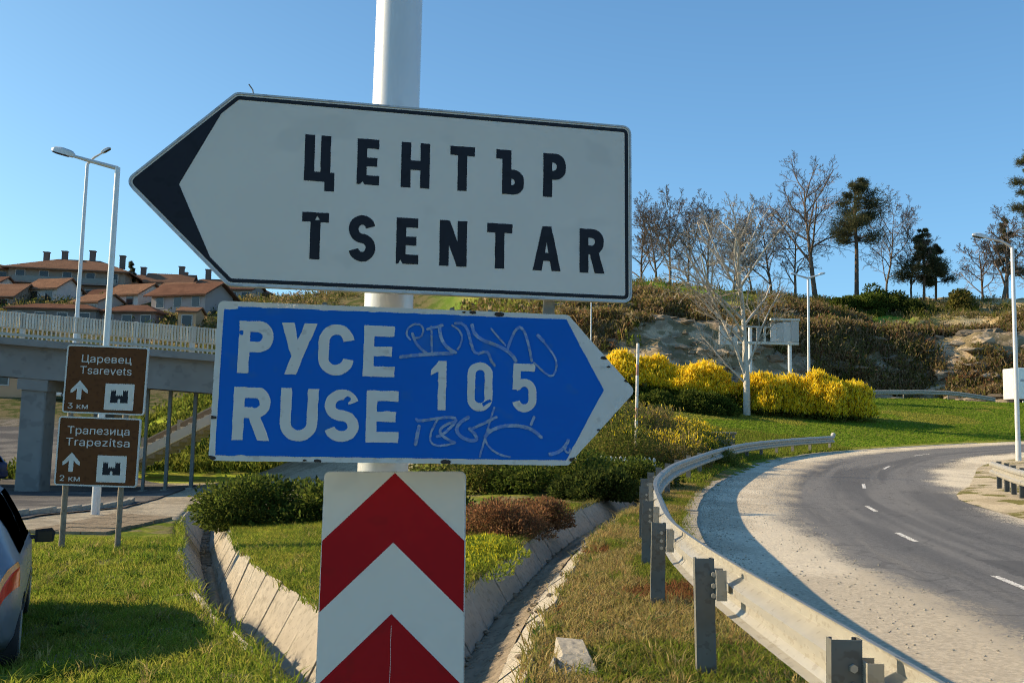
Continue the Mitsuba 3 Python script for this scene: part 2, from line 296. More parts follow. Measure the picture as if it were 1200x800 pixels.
# kerb strip along the outer edge: one piece per metre
def ribbon(line, offs_z):
    """sweep an open or closed profile [(offset, dz)] along a plan line"""
    t, nn = frame(line); o = np.array([a for a, _ in offs_z]); dz = np.array([b for _, b in offs_z])
    P = line[:, None] + nn[:, None] * o[None, :, None]; Z = z_road(line[:, 0], line[:, 1])[:, None] + dz[None, :]
    V = np.concatenate([P, Z[..., None]], -1); n, m = Z.shape
    i, j = np.meshgrid(np.arange(n - 1), np.arange(m), indexing='ij'); k = (j + 1) % m
    q = np.stack([i * m + j, i * m + k, (i + 1) * m + k, (i + 1) * m + j], -1).reshape(-1, 4)
    Fq = np.vstack([q[:, [0, 1, 2]], q[:, [0, 2, 3]]])
    from mapbox_earcut import triangulate_float64
    c = triangulate_float64(np.stack([o, dz], 1), np.array([m], np.uint32)).reshape(-1, 3).astype(int)
    return raw(V.reshape(-1, 3), np.vstack([Fq, c[:, ::-1], c + (n - 1) * m]))
rng = np.random.default_rng(5)
_sE = np.r_[0, np.cumsum(np.linalg.norm(np.diff(EDGE, axis=0), axis=1))]
def along(s): return np.stack([np.interp(s, _sE, EDGE[:, 0]), np.interp(s, _sE, EDGE[:, 1])], 1)
S0 = float(np.interp(4.0, EDGE[:80, 1], _sE[:80])); S_END = float(_sE[np.argmin(np.hypot(EDGE[:, 0] - 16.8, EDGE[:, 1] - 46.4))])
s = S0
while s < S_END + 10:
    L = 1.0 + (s > S0 + 25) * 1.0
    h = 0.016 + rng.uniform(-0.008, 0.010)
    q = along(np.linspace(s + 0.012, s + L - 0.012, 4))
    d = rng.uniform(-0.012, 0.012)
    k = add('road__kerb_stone', ribbon(q, [(0.62 + d, -0.1), (0.62 + d, h), (0.90 + d, h), (0.93 + d, h - 0.03), (0.93 + d, -0.1)]), 'concrete')
    s += L
# centre dashes
def dash(s0, s1, off, w=0.095):
    q = along(np.linspace(s0, s1, 6)); m, _ = sheet(q, [off - w / 2, off + w / 2], 0.005); return m
scene['road_paint'] = prin(speck((0.55, 0.54, 0.51), 0.25, 22.0, (0.20, 0.195, 0.185), 0.50), 0.7)
def s_at(y): return float(np.interp(y, EDGE[:110, 1], _sE[:110]))
for px_, py_, ln_ in ((5.25, 5.6, 1.2), (5.62, 9.9, 1.2), (6.30, 14.2, 1.25), (7.85, 19.5, 1.4), (10.35, 26.1, 1.7), (14.6, 34.6, 2.0), (19.6, 42.6, 2.4)):
    i_ = _tree.query([px_, py_])[1]; off = float(edge_off(np.array([px_]), np.array([py_]))[0])
    k = add('lane_dash', dash(_sE[i_] - ln_ / 2, _sE[i_] + ln_ / 2, off), 'road_paint'); tag(k, 'white dash of the centre line on the asphalt', kind='structure')
# inner island
isl = np.array([(13.9, 27.0), (12.7, 25.2), (11.2, 22.2), (10.4, 18.8), (9.6, 15.0), (9.0, 11.5), (8.7, 6), (30, 6), (60, 20), (60, 46), (36, 46), (24, 41), (17.5, 33.5)])
_ip = np.vstack([densify(isl[:7], 0.4), isl[7:10], densify(isl[9:], 0.5)[2:]])
_isl = Polygon(_ip).buffer(0.01).simplify(0.05)
_iv, _if = trimesh.creation.triangulate_polygon(_isl, engine='earcut')
_im = trimesh.Trimesh(np.c_[_iv, 0 * _iv[:, 0]], _if)
for _ in range(5):
    if len(_im.faces) < 16000: _im = _im.subdivide()
_v = _im.vertices.copy()
import shapely as _sh
_d = _sh.distance(_isl.exterior, _sh.points(_v[:, 0], _v[:, 1]))
_v[:, 2] = z_road(_v[:, 0], _v[:, 1]) + 0.012 + 0.10 * np.clip(_d / 1.2, 0, 1) + 0.05 * (nz(_v[:, 0], _v[:, 1], 1.3, 2) - 0.5) * np.clip(_d, 0, 1)
def island_colour(p, n, uv):
    a, f = fbm(p.x * 1.1, p.y * 1.1, 0.0, 4), fbm(p.x * 22, p.y * 22, 0.0, 3)
    c = mix((0.36, 0.31, 0.22), (0.46, 0.40, 0.29), smoothstep(0.35, 0.6, a))
    c = mix(c, (0.16, 0.15, 0.06), smoothstep(0.55, 0.62, fbm(p.x * 1.6 + 7, p.y * 1.6, 0.0, 4)))
    return c * (0.72 + 0.56 * f)
scene['island_mat'] = two({'type': 'diffuse', 'reflectance': proc(island_colour)})
add('ground_island', raw(_v, _im.faces), 'island_mat', True); tag('ground_island', 'sandy traffic island with dry grass inside the bend', kind='structure')
# ------------------------------------------------------------------ concrete ditches, slab by slab
def slab(A, B, th=0.06):
    """a plate under the strip between two lines of points, A and B (n,3)"""
    n = len(A); nrm = np.cross(np.gradient(A, axis=0), B - A); nrm /= np.linalg.norm(nrm, axis=1, keepdims=True); nrm *= np.sign(nrm[:, 2:3] + 1e-9)
    rows = np.stack([A, B, B - nrm * th, A - nrm * th], 1); m = 4
    i, j = np.meshgrid(np.arange(n - 1), np.arange(m), indexing='ij'); k = (j + 1) % m
    q = np.stack([i * m + j, i * m + k, (i + 1) * m + k, (i + 1) * m + j], -1).reshape(-1, 4)
    e = (n - 1) * m
    F = np.vstack([q[:, [0, 1, 2]], q[:, [0, 2, 3]], [[0, 2, 1], [0, 3, 2], [e, e + 1, e + 2], [e, e + 2, e + 3]]])
    mm = raw(rows.reshape(-1, 3), F); trimesh.repair.fix_normals(mm); return mm
def build_ditch(key, P, label, lens, seed):
    tag(key, label, kind='structure')
    r = np.random.default_rng(seed); bits = []
    for c0, c1, name in ((0, 1, 'wall_slab'), (1, 2, 'floor_slab'), (2, 3, 'wall_slab')):
        i = 0
        while i < len(P) - 3:
            j = min(i + int(r.integers(*lens)), len(P) - 1)
            if len(P) - 1 - j < 4: j = len(P) - 1
            A, B = P[i:j + 1, c0].copy(), P[i:j + 1, c1].copy()
            A[0] += (A[1] - A[0]) * 0.14; B[0] += (B[1] - B[0]) * 0.14; A[-1] += (A[-2] - A[-1]) * 0.14; B[-1] += (B[-2] - B[-1]) * 0.14
            if c0 != 1:
                lip = (A, B) if c0 == 0 else (B, A)
                e = lip[0] - lip[1]; lip[0][:] += e * r.uniform(-0.02, 0.04) + r.normal(0, 0.003, lip[0].shape)
            lift = r.uniform(-0.012, 0.014) + (0.0 if c0 != 1 else 0.012)
            A[:, 2] += lift + r.uniform(-.006, .006); B[:, 2] += lift
            add(f'{key}__{name}', slab(A, B), 'concrete_silted' if c0 == 1 else 'concrete'); i = j
build_ditch('ditch', LP, 'ground channel of concrete slabs curving away past the silver car', (5, 9), 3)
build_ditch('ditch_branch', RP, 'ground channel of concrete slabs running beside the guard rail', (8, 14), 4)
# silt and stones in the channels
def scatter_stones(P, n, seed, zlift, smin=0.015, smax=0.05, cols=(1, 2)):
    r = np.random.default_rng(seed); ms = []
    base = trimesh.creation.icosphere(1, 1.0)
    for _ in range(n):
        i = r.integers(0, len(P)); t = r.uniform(0, 1); p = P[i, cols[0]] * (1 - t) + P[i, cols[1]] * t
        v = base.vertices * (1 + r.normal(0, 0.18, (len(base.vertices), 1))) * r.uniform(smin, smax) * [1, r.uniform(.6, 1.2), .55]
        ms.append(raw(v @ rotz(r.uniform(0, 6)).T + p + [0, 0, zlift], base.faces))
    return cat(*ms)
scene['stone'] = two({'type': 'diffuse', 'reflectance': speck((0.25, 0.21, 0.155), 0.3, 9.0)})
add('gravel', cat(scatter_stones(LP, 150, 1, .02), scatter_stones(RP, 260, 2, .02), scatter_stones(RP, 160, 4, 0.03, .012, .04, (2, 3))), 'stone'); tag('gravel', 'loose pebbles and silt lumps lying in the concrete ditches', 'gravel', kind='stuff')
# grit washed out on the road edge
def road_grit(n, seed):
    r = np.random.default_rng(seed); ico = trimesh.creation.icosahedron(); V, Fc, o = [], [], 0
    s = r.uniform(s_at(4.0), s_at(4.0) + 26, n); off = np.where(r.uniform(0, 1, n) < .55, r.normal(1.1, .16, n), r.uniform(.95, 2.9, n)); i = np.clip(np.searchsorted(_sE, s), 0, len(EDGE) - 1)
    P = along(s) + _en[i] * off[:, None]
    for p in P:
        q = ico.vertices * (1 + r.normal(0, .2, (12, 1))) * r.uniform(.004, .013) * [1.2, 1, .7]; V.append(q + [p[0], p[1], float(z_road(p[0], p[1])) + .004]); Fc.append(ico.faces + o); o += 12
    return raw(np.vstack(V), np.vstack(Fc))
add('grit', road_grit(2200, 41), 'concrete'); tag('grit', 'small loose stones strewn along the sandy road edge', 'gravel', kind='stuff')
# silt bed on the right channel floor, a lumpy sheet
def silt(P, i0, i1, seed, t0=0.1, t1=1.5):
    Q = P[i0:i1]; tt = np.linspace(t0, t1, 12)
    pts = []
    for t in tt:
        a = Q[:, 1] * (1 - min(t, 1)) + Q[:, 2] * min(t, 1)
        if t > 1: a = Q[:, 2] * (2 - t) + Q[:, 3] * (t - 1)
        pts.append(a)
    V = np.stack(pts, 1); hx = nz(V[..., 0], V[..., 1], 5.0, seed); edge = np.sin(np.linspace(0, np.pi, 12))[None]
    V[..., 2] += 0.10 * edge * hx - 0.012 + 0.02
    n, m = V.shape[:2]; i, j = np.meshgrid(np.arange(n - 1), np.arange(m - 1), indexing='ij'); a = i * m + j
    return raw(V.reshape(-1, 3), np.vstack([np.stack([a, a + m + 1, a + 1], -1).reshape(-1, 3), np.stack([a, a + m, a + m + 1], -1).reshape(-1, 3)])[:, ::-1])
add('ditch_branch__silt', silt(RP, 40, len(RP) - 1, 8), 'stone', True)
add('ditch__silt', silt(LP, 100, len(LP) - 1, 9, .1, 1.1), 'stone', True)
# trapezoid concrete block by the ditch
t = thing('concrete_block', 'broken wedge-shaped concrete block half buried in the dry verge', 'concrete block')
_bz = float(ground(0.45, 6.4)) - 0.05
_bp = np.array([(0.30, 6.05), (0.68, 6.0), (0.62, 6.75), (0.36, 6.85)]); _bt = np.array([(0.40, 6.3), (0.58, 6.28), (0.57, 6.72), (0.38, 6.78)])
add(t + '__body', trimesh.convex.convex_hull(np.vstack([np.c_[_bp, np.full(4, _bz)], np.c_[_bt, np.full(4, _bz + 0.14)]])), 'concrete')
add(t + '__chip', trimesh.convex.convex_hull(np.array([(0.26, 6.2, _bz), (0.36, 6.1, _bz), (0.33, 6.4, _bz), (0.33, 6.2, _bz + .14), (0.36, 6.35, _bz + .10)])), 'concrete')

# ------------------------------------------------------------------ guard rails
BEAM = [(0.0, 0.385), (0.055, 0.402), (0.09, 0.44), (0.09, 0.49), (0.0, 0.545), (0.0, 0.595), (0.09, 0.65), (0.09, 0.70), (0.055, 0.738), (0.0, 0.757)]
def guard_rail(key, pts_fn, zf, s0, s1, step, label, sided=1, group=None, cap=True):
    t = thing(key, label, 'guard rail', group)
    def rib(q, prof):
        tt, nn = frame(q); o = np.array([a for a, _ in prof]) * sided; dz = np.array([b for _, b in prof])
        P = q[:, None] + nn[:, None] * o[None, :, None]; Z = zf(q[:, 0], q[:, 1])[:, None] + dz[None]
        V = np.concatenate([P, Z[..., None]], -1); n, m = Z.shape
        i, j = np.meshgrid(np.arange(n - 1), np.arange(m), indexing='ij'); k = (j + 1) % m
        qd = np.stack([i * m + j, i * m + k, (i + 1) * m + k, (i + 1) * m + j], -1).reshape(-1, 4)
        mm = raw(V.reshape(-1, 3), np.vstack([qd[:, [0, 1, 2]], qd[:, [0, 2, 3]]])); return mm
    prof = [(0.135 + a, b) for a, b in BEAM] + [(0.139 + a, b) for a, b in BEAM[::-1]]
    S = np.arange(s0, s1 + 0.01, step)
    r = np.random.default_rng(11)
    for n in range(0, len(S) - 1, 2):
        a, b = S[n], S[min(n + 2, len(S) - 1)]
        q = pts_fn(np.linspace(a - 0.15, b + 0.15, max(4, int((b - a) / 0.3))))
        k = add(t + '__beam', rib(q, [(o + (0.004 if n % 4 else 0), z) for o, z in prof]), 'galvanised', 25)
    for n, s in enumerate(S):
        p = pts_fn(np.array([s - 0.05, s + 0.05])); d = p[1] - p[0]; d /= np.linalg.norm(d); c = p.mean(0); nn = np.array([d[1], -d[0]]) * sided
        z = float(zf(c[0:1], c[1:2])[0]); gz = min(z, float(ground(c[0], c[1]))) - 0.3
        R = np.stack([np.r_[nn, 0], np.r_[d, 0], [0, 0, 1]], 1)
        lean = r.normal(0, 0.012, 2); h = z + 0.77 + r.uniform(-0.015, 0.015)
        def loc(lo, hi): 
            m = bx(lo, hi); v = m.vertices.copy(); v[:, :2] += (v[:, 2:] - gz) * lean; m.vertices = v @ R.T + [c[0], c[1], 0]; return m
        web = loc((-0.065, -0.003, gz), (0.060, 0.003, h))
        f1 = loc((-0.068, -0.003, gz), (-0.063, 0.05, h + .001)); f2 = loc((0.058, -0.003, gz), (0.063, 0.05, h + .001))
        f3 = loc((-0.068, 0.05, gz), (-0.045, 0.055, h)); f4 = loc((0.04, 0.05, gz), (0.063, 0.055, h))
        add(t + '__post', [web, f1, f2, f3, f4], 'dark_zinc')
        # spacer: a folded bracket with bolt heads
        sp = [loc((0.064, -0.05, z + 0.50), (0.069, 0.05, z + 0.70)), loc((0.069, -0.05, z + 0.50), (0.134, -0.045, z + 0.70)), loc((0.069, 0.045, z + 0.50), (0.134, 0.05, z + 0.70)), loc((0.129, -0.10, z + 0.57), (0.1335, 0.10, z + 0.62))]
        k = add(t + '__spacer', sp, 'galvanised')
        bolts = []
        for yy, zz in ((-0.02, 0.53), (0.02, 0.67), (0.0, 0.595)):
            b = trimesh.creation.cylinder(0.016, 0.02, sections=8); b.apply_transform(trimesh.transformations.rotation_matrix(math.pi / 2, [0, 1, 0]))
            v = b.vertices + [0.078, yy, z + zz]; b.vertices = v @ R.T + [c[0], c[1], 0]; bolts.append(b)
            b2 = trimesh.creation.cylinder(0.018, 0.014, sections=6); b2.vertices = (b2.vertices[:, [1, 2, 0]] + [0.03, -0.010, z + zz]) @ R.T + [c[0], c[1], 0]; bolts.append(b2)
        if s0 < s_at(3.8) and n < 7 and key == 'guard_rail' and step == 2.3:
            for b in bolts: add(k + '__bolt', b, 'galvanised')
        else:
            kk = add(k + '__bolt', bolts, 'galvanised'); labels[kk] = {'kind': 'stuff'}
    if cap:
        c = pts_fn(np.array([s1]))[0]; z = float(zf(c[0:1], c[1:2])[0])
        m = trimesh.creation.icosphere(2, 0.12); m.apply_translation([c[0], c[1] - .05, z + 0.80]); add(t + '__end_cap', m, 'road_paint', True)
    return t
guard_rail('guard_rail', along, z_road, s_at(3.8) - 2.3 * 2, S_END, 2.3, 'long galvanised guard rail curving round the outer edge of the slip road')
_ir = densify([(14.0, 25.6), (13.35, 23.9), (12.45, 21.7), (11.55, 19.2), (10.9, 16.0), (10.5, 12.0)], 0.3); _irs = np.r_[0, np.cumsum(np.linalg.norm(np.diff(_ir, axis=0), axis=1))]
def along_i(s): return np.stack([np.interp(s, _irs, _ir[:, 0]), np.interp(s, _irs, _ir[:, 1])], 1)
guard_rail('guard_rail', along_i, lambda x, y: z_road(x, y) + 0.08, 0.1, 10.5, 1.3, 'short whitish guard rail on the sandy island below the lamp', 1, cap=False)

# ------------------------------------------------------------------ lettering, drawn stroke by stroke
def arc(cx, cy, rx, ry, a0, a1, n=24):
    a = np.radians(np.linspace(a0, a1, n)); return np.stack([cx + rx * np.cos(a), cy + ry * np.sin(a)], 1)
def ln(p, s): return LineString(p).buffer(s / 2, cap_style=2, join_style=1)
def rr(x0, y0, x1, y1, r): return sbox(x0, y0, x1, y1).buffer(-r).buffer(r, quad_segs=8) if r > 0 else sbox(x0, y0, x1, y1)
def letter(ch, w, h, s):
    B = sbox; half = s / 2
    def bowl(x0, y0, x1, y1):
        r = (y1 - y0) * 0.46
        o = unary_union([B(x0, y0, x1 - r, y1), rr(x0 - r, y0, x1, y1, min(r, (x1 - x0) * .48))]).intersection(B(x0, y0, x1, y1))
        i = unary_union([B(x0, y0 + s, x1 - r, y1 - s), rr(x0 - r, y0 + s, x1 - s, y1 - s, max(0.001, min(r - s * .8, (y1 - y0 - 2 * s) * .48)))]).intersection(B(x0 + s, y0 + s, x1 - s, y1 - s))
        return o.difference(i)
    if ch in 'ЕE': return unary_union([B(0, 0, s, h), B(0, 0, w, s), B(0, h - s, w * .97, h), B(0, h * .5 - half * .95, w * .90, h * .5 + half * .95)])
    if ch == 'Н': return unary_union([B(0, 0, s, h), B(w - s, 0, w, h), B(0, h * .5 - half, w, h * .5 + half)])
    if ch in 'ТT': return unary_union([B(0, h - s, w, h), B(w / 2 - half, 0, w / 2 + half, h)])
    if ch == 'Ц': return unary_union([B(0, 0, s, h), B(w - s, 0, w, h), B(0, 0, w + s * .45, s), B(w - s * .55, -h * .2, w + s * .45, s)])
    if ch == 'Ъ': return unary_union([B(0, h - s, w * .28 + s * .5, h), B(w * .22, 0, w * .22 + s, h), bowl(w * .22, 0, w, h * .56)])
    if ch in 'РP': return unary_union([B(0, 0, s, h), bowl(0, h * .40, w, h)])
    if ch == 'R': return unary_union([B(0, 0, s, h), bowl(0, h * .42, w * .97, h), Polygon([(w * .40, h * .46), (w * .40 + s * 1.05, h * .46), (w, 0), (w - s * 1.12, 0)])])
    if ch == 'N': return unary_union([B(0, 0, s, h), B(w - s, 0, w, h), Polygon([(0, h), (s * 1.05, h), (w, 0), (w - s * 1.05, 0)])])
    if ch == 'A': return unary_union([Polygon([(0, 0), (s, 0), (w / 2 + s * .3, h), (w / 2 - s * .5, h)]), Polygon([(w, 0), (w - s, 0), (w / 2 - s * .3, h), (w / 2 + s * .5, h)]), B(w * .24, h * .22, w * .76, h * .22 + s * .9)])
    if ch == 'У': return unary_union([Polygon([(0, h), (s * 1.15, h), (w * .60, h * .30), (w * .60 - s * .9, h * .30)]), Polygon([(w, h), (w - s * 1.15, h), (w * .12, 0), (w * .12 + s * 1.1, 0)])])
    if ch in 'СC':
        p = np.vstack([arc(w * .5, h - w * .5, w * .5 - half, w * .5 - half, 5, 180), arc(w * .5, w * .5, w * .5 - half, w * .5 - half, 180, 355)]); return ln(p, s)
    if ch == 'U': return ln(np.vstack([[(half, h)], arc(w * .5, w * .5, w * .5 - half, w * .5 - half, 180, 360), [(w - half, h)]]), s)
    if ch == 'S':
        ry = h * .25 - half * .5; rx = w * .5 - half
        p = np.vstack([arc(w * .5, h - half - ry, rx, ry, 15, 270), arc(w * .5, half + ry, rx, ry, 90, -165)]); return ln(p, s)
    if ch == '1': return unary_union([B(w - s, 0, w, h), Polygon([(w - s, h), (0, h * .80), (0, h * .70), (w - s, h * .78)])])
    if ch == '0':
        r = w * .5; return rr(0, 0, w, h, r * .97).difference(rr(s, s, w - s, h - s, max(.001, (w - 2 * s) * .48)))
    if ch == '5':
        r = w * .5 - half
        p = np.vstack([[(w * .12, h * .50)], arc(w * .5, h * .60 - r, r, r, 130, 0), arc(w * .5, r + half, r, r, 0, -165)])
        return unary_union([ln(p, s), B(w * .06, h - s, w * .94, h), Polygon([(w * .06, h), (w * .06 + s * .95, h), (w * .04 + s * .95, h * .46), (w * .02, h * .46)])])
    raise ValueError(ch)
def word(boxes, s):
    return unary_union([affinity.translate(letter(c, u1 - u0, v1 - v0, s), u0, v0) for c, u0, u1, v0, v1 in boxes])
def rough(poly, amp, seed, seg=0.006, sc=60):
    """an outline nibbled by wear"""
    out = []
    for g in (poly.geoms if hasattr(poly, 'geoms') else [poly]):
        rings = []
        for ring in [g.exterior, *g.interiors]:
            p = np.array(ring.segmentize(seg).coords)[:-1]
            d = np.stack([nz(p[:, 0], p[:, 1], sc, seed, 3), nz(p[:, 0] + 5, p[:, 1], sc, seed + 7, 3)], 1) - 0.5
            rings.append(p + d * amp * 2)
        out.append(Polygon(rings[0], rings[1:]).buffer(0))
    return unary_union(out)
def on_sign(poly, y0, y1, R, c): return move(extr(poly, y0, y1), R, c)

# ------------------------------------------------------------------ the near sign group
# lamp post carrying the signs
t = thing('lamp_post', 'thick pale steel lamp post carrying the direction signs', 'lamp post')
POLE_Y = 3.3; PX = -0.465
add(t + '__pole', post(PX, POLE_Y, -0.1, 8.6, 0.097, 0.074, 32), 'pole_steel', 30)
add(t + '__arm', tube([[PX, POLE_Y, 8.55], [PX + 0.1, POLE_Y + .1, 9.0], [PX + 1.5, POLE_Y + .8, 9.4]], np.array([.05, .045, .035])), 'pole_steel', 30)
add(t + '__lamp_head', trimesh.convex.convex_hull(np.vstack([bx((PX + 1.4, POLE_Y + .72, 9.36), (PX + 2.0, POLE_Y + .98, 9.44)).vertices, bx((PX + 1.5, POLE_Y + .78, 9.44), (PX + 1.9, POLE_Y + .92, 9.50)).vertices])), 'plastic_black')
add(t + '__base_flange', bx((PX - .18, POLE_Y - .18, -.1), (PX + .18, POLE_Y + .18, 0.03), .01), 'galvanised')
# white arrow sign
c, R = np.array([-0.408, 2.90, 2.387]), pose(0.210, -0.017, -0.010); W, K, H = 1.674, 0.323, 0.636
outline = Polygon([(-W / 2 + K, H / 2), (-W / 2, 0), (-W / 2 + K, -H / 2), (W / 2, -H / 2), (W / 2, H / 2)])
outline = outline.buffer(-0.03).buffer(0.03, quad_segs=6)
t = thing('arrow_sign', 'large white direction sign with black lettering and black chevron, topmost on the pole', 'road sign')
add(t + '__panel', on_sign(outline, 0.0, 0.022, R, c), 'sign_frame')
rim = outline.difference(outline.buffer(-0.006)); add(t + '__rim', on_sign(rim, -0.005, 0.0, R, c), 'sign_frame')
add(t + '__face', on_sign(outline.buffer(-0.0065), -0.0015, 0.0, R, c), 'sign_white')
ring = outline.buffer(-0.012).difference(outline.buffer(-0.024)); add(t + '__border', on_sign(ring, -0.003, -0.0015, R, c), 'ink_black')
vee = Polygon([(-0.480, 0.40), (-0.6747, 0.001), (-0.493, -0.40), (-1, -0.40), (-1, 0.40)]).intersection(outline.buffer(-0.0238)); add(t + '__chevron', on_sign(vee, -0.0032, -0.0015, R, c), 'ink_black')
up = [('Ц', -.2903, -.207), ('Е', -.1203, -.0469), ('Н', .0255, .121), ('Т', .1902, .2743), ('Ъ', .3492, .4466), ('Р', .5159, .5962)]
lo = [('T', -.2911, -.2058), ('S', -.1411, -.0538), ('E', .0148, .0881), ('N', .1591, .2514), ('T', .3211, .4078), ('A', .4803, .579), ('R', .647, .7368)]
wU = word([(a, u0, u1, 0.0405, 0.1955) for a, u0, u1 in up], 0.0315); wL = word([(a, u0, u1, -0.219, -0.064) for a, u0, u1 in lo], 0.0315)
nib = unary_union([Polygon([(-.25, -.09), (-.243, -.075), (-.235, -.088)]), Polygon([(-.11, .04), (-.10, .052), (-.09, .03), (-.10, .03)]), Polygon([(.02, -.225), (.03, -.205), (.04, -.225)])])
for nm, g in (('lettering', wU), ('lettering', wL)): add(t + '__' + nm, on_sign(rough(g.difference(nib), 0.0012, 3), -0.0031, -0.0015, R, c), 'ink_black')
for v in (0.19, -0.19):
    add(t + '__back_rail', move(bx((-0.55, 0.022, v - .02), (0.75, 0.05, v + .02)), R, c), 'dull_metal')
add(t + '__wire', move(tube([[-0.46, 0.0, H / 2], [-0.462, -0.004, H / 2 + .012], [-0.475, -0.003, H / 2 + .030]], .0022, 5), R, c), 'dull_metal')
for zz in (2.57, 2.20):
    a = np.linspace(0, 2 * np.pi, 25); m = tube(np.stack([PX + .098 * np.cos(a), POLE_Y + .098 * np.sin(a), 0 * a + zz], 1), .008, 6); add(t + '__clamp_band', m, 'dull_metal')
    add(t + '__clamp', bx((PX - .05, 2.95, zz - .02), (PX + .05, 3.21, zz + .02)), 'dull_metal')
# blue distance sign
c, R = np.array([-0.260, 2.93, 1.769]), pose(0.157, -0.058, -0.002); W, K, H = 1.3904, 0.236, 0.5105
outline = Polygon([(-W / 2, -H / 2), (W / 2 - K, -H / 2), (W / 2, 0), (W / 2 - K, H / 2), (-W / 2, H / 2)]).buffer(-0.02).buffer(0.02, quad_segs=6)
outline = rough(outline, 0.0022, 12, 0.008, 45)
t = thing('arrow_sign', 'scratched blue distance sign with chipped whitish border and graffiti, below the white sign', 'road sign')
add(t + '__panel', on_sign(outline, 0.0, 0.012, R, c), 'ink_worn_white')
blue = Polygon([(-0.676, 0.2385), (-0.676, -0.2385), (0.452, -0.2385), (0.583, 0.0), (0.452, 0.2385)])
blue = rough(blue, 0.0026, 5, 0.006, 30)
for p, r_ in (((-0.55, 0.243), .010), ((-0.36, 0.244), .012), ((-0.20, .243), .009), ((0.1, 0.243), .010), ((-.60, -.243), .010), ((-.66, .236), .013)):
    from shapely.geometry import Point
    blue = blue.difference(rough(affinity.scale(Point(p).buffer(r_), 2.2, 0.7), .003, 2))
add(t + '__field', on_sign(blue, -0.0015, 0.0, R, c), 'ink_blue')
up = [('Р', -.624, -.516), ('У', -.492, -.379), ('С', -.373, -.259), ('Е', -.228, -.125)]
lo = [('R', -.629, -.512), ('U', -.484, -.3654), ('S', -.345, -.235), ('E', -.212, -.106)]
wU = word([(a, u0, u1, 0.0235, 0.192) for a, u0, u1 in up], 0.0345); wL = word([(a, u0, u1, -0.190, -0.0215) for a, u0, u1 in lo], 0.0345)
wN = word([('1', -.0049, .0456, -.081, .082), ('0', .1158, .2002, -.081, .082), ('5', .2661, .3498, -.081, .082)], 0.0265)
cut = unary_union([Polygon([(.165, -.055), (.19, -.040), (.20, -.048), (.17, -.066)]), rough(Point(-.56, -.075).buffer(.012), .004, 6), rough(Point(-.275, -.055).buffer(.011), .005, 3), rough(Point(-.618, .155).buffer(.007), .003, 1)])
for g in (wU, wL, wN): add(t + '__lettering', on_sign(rough(g.difference(cut), 0.0026, 9, 0.005, 55), -0.003, -0.0015, R, c), 'ink_worn_white')
GRAF = [[(-0.077, 0.15), (-0.089, 0.177), (-0.073, 0.198), (-0.042, 0.199), (-0.036, 0.172), (-0.062, 0.156)], [(-0.07, 0.17), (-0.053, 0.134), (-0.024, 0.109)], [(-0.106, 0.091), (-0.025, 0.102), (0.062, 0.108)], [(-0.008, 0.196), (-0.004, 0.11)], [(-0.02, 0.187), (0.028, 0.202)], [(0.019, 0.195), (0.044, 0.131), (0.074, 0.112)], [(0.062, 0.203), (0.092, 0.176), (0.082, 0.124)], [(0.072, 0.21), (0.116, 0.181), (0.153, 0.111), (0.178, 0.118), (0.195, 0.088), (0.207, 0.073)], [(0.128, 0.206), (0.154, 0.163), (0.202, 0.144), (0.258, 0.116), (0.278, 0.091)], [(0.193, 0.196), (0.242, 0.142)], [(0.25, 0.13), (0.287, 0.204), (0.332, 0.093)], [(0.354, 0.178), (0.371, 0.162)], [(0.371, 0.162), (0.41, 0.111), (0.418, 0.076), (0.404, 0.043), (0.371, 0.058), (0.34, 0.085)],
        [(-0.049, -0.113), (0.019, -0.108), (0.081, -0.112), (0.066, -0.135), (0.02, -0.167)], [(-0.04, -0.136), (-0.05, -0.193)], [(0.02, -0.111), (0.002, -0.188), (0.079, -0.187)], [(0.081, -0.115), (0.029, -0.15), (0.078, -0.186)], [(0.121, -0.102), (0.107, -0.171), (0.146, -0.177), (0.126, -0.14)], [(0.207, -0.069), (0.184, -0.147), (0.162, -0.23)], [(0.13, -0.142), (0.215, -0.1)], [(0.179, -0.164), (0.208, -0.139), (0.261, -0.127), (0.325, -0.135), (0.366, -0.163)], [(0.19, -0.14), (0.183, -0.185), (0.215, -0.216), (0.262, -0.23)], [(0.332, -0.122), (0.342, -0.097)], [(0.397, -0.219), (0.437, -0.203), (0.459, -0.173)], [(0.453, -0.195), (0.45, -0.208), (0.459, -0.213), (0.464, -0.201)]]
from scipy.interpolate import CubicSpline
def curvy(p, n=14):
    p = np.array(p); s = np.r_[0, np.cumsum(np.linalg.norm(np.diff(p, axis=0), axis=1))]
    return CubicSpline(s, p)(np.linspace(0, s[-1], n)) if len(p) > 2 else p
graf = unary_union([LineString(curvy(g)).buffer(0.0034 + 0.0012 * (k % 3), cap_style=1) for k, g in enumerate(GRAF)])
k = add(t + '__graffiti', on_sign(rough(graf, 0.0015, 21, .004, 90).intersection(outline.buffer(-.006)), -0.0038, -0.0030, R, c), 'scratch'); part_label(k, 'faint scratched graffiti tags')
spots = unary_union([affinity.scale(Point(p).buffer(.004 + .003 * (i % 3), quad_segs=2), 1.8, .8) for i, p in enumerate([(.69, .022), (.667, .034), (-.69, -.247), (-.40, -.2505), (-.36, -.2520), (.05, -.2495), (.10, .2495), (.13, .2500), (.22, .247), (.6, .08), (.585, .11), (.48, -.236), (.565, -.135), (-.69, -.12)])])
k = add(t + '__rust_spot', on_sign(rough(spots, .002, 8, .003, 120).intersection(outline), -0.0022, -0.0005, R, c), 'rust')
for v in (0.15, -0.15): add(t + '__back_rail', move(bx((-0.5, 0.012, v - .02), (0.40, 0.04, v + .02)), R, c), 'dull_metal')
add(t + '__strap', bx((0.105, 3.045, 1.88), (0.145, 3.065, 2.22)), 'dull_metal')
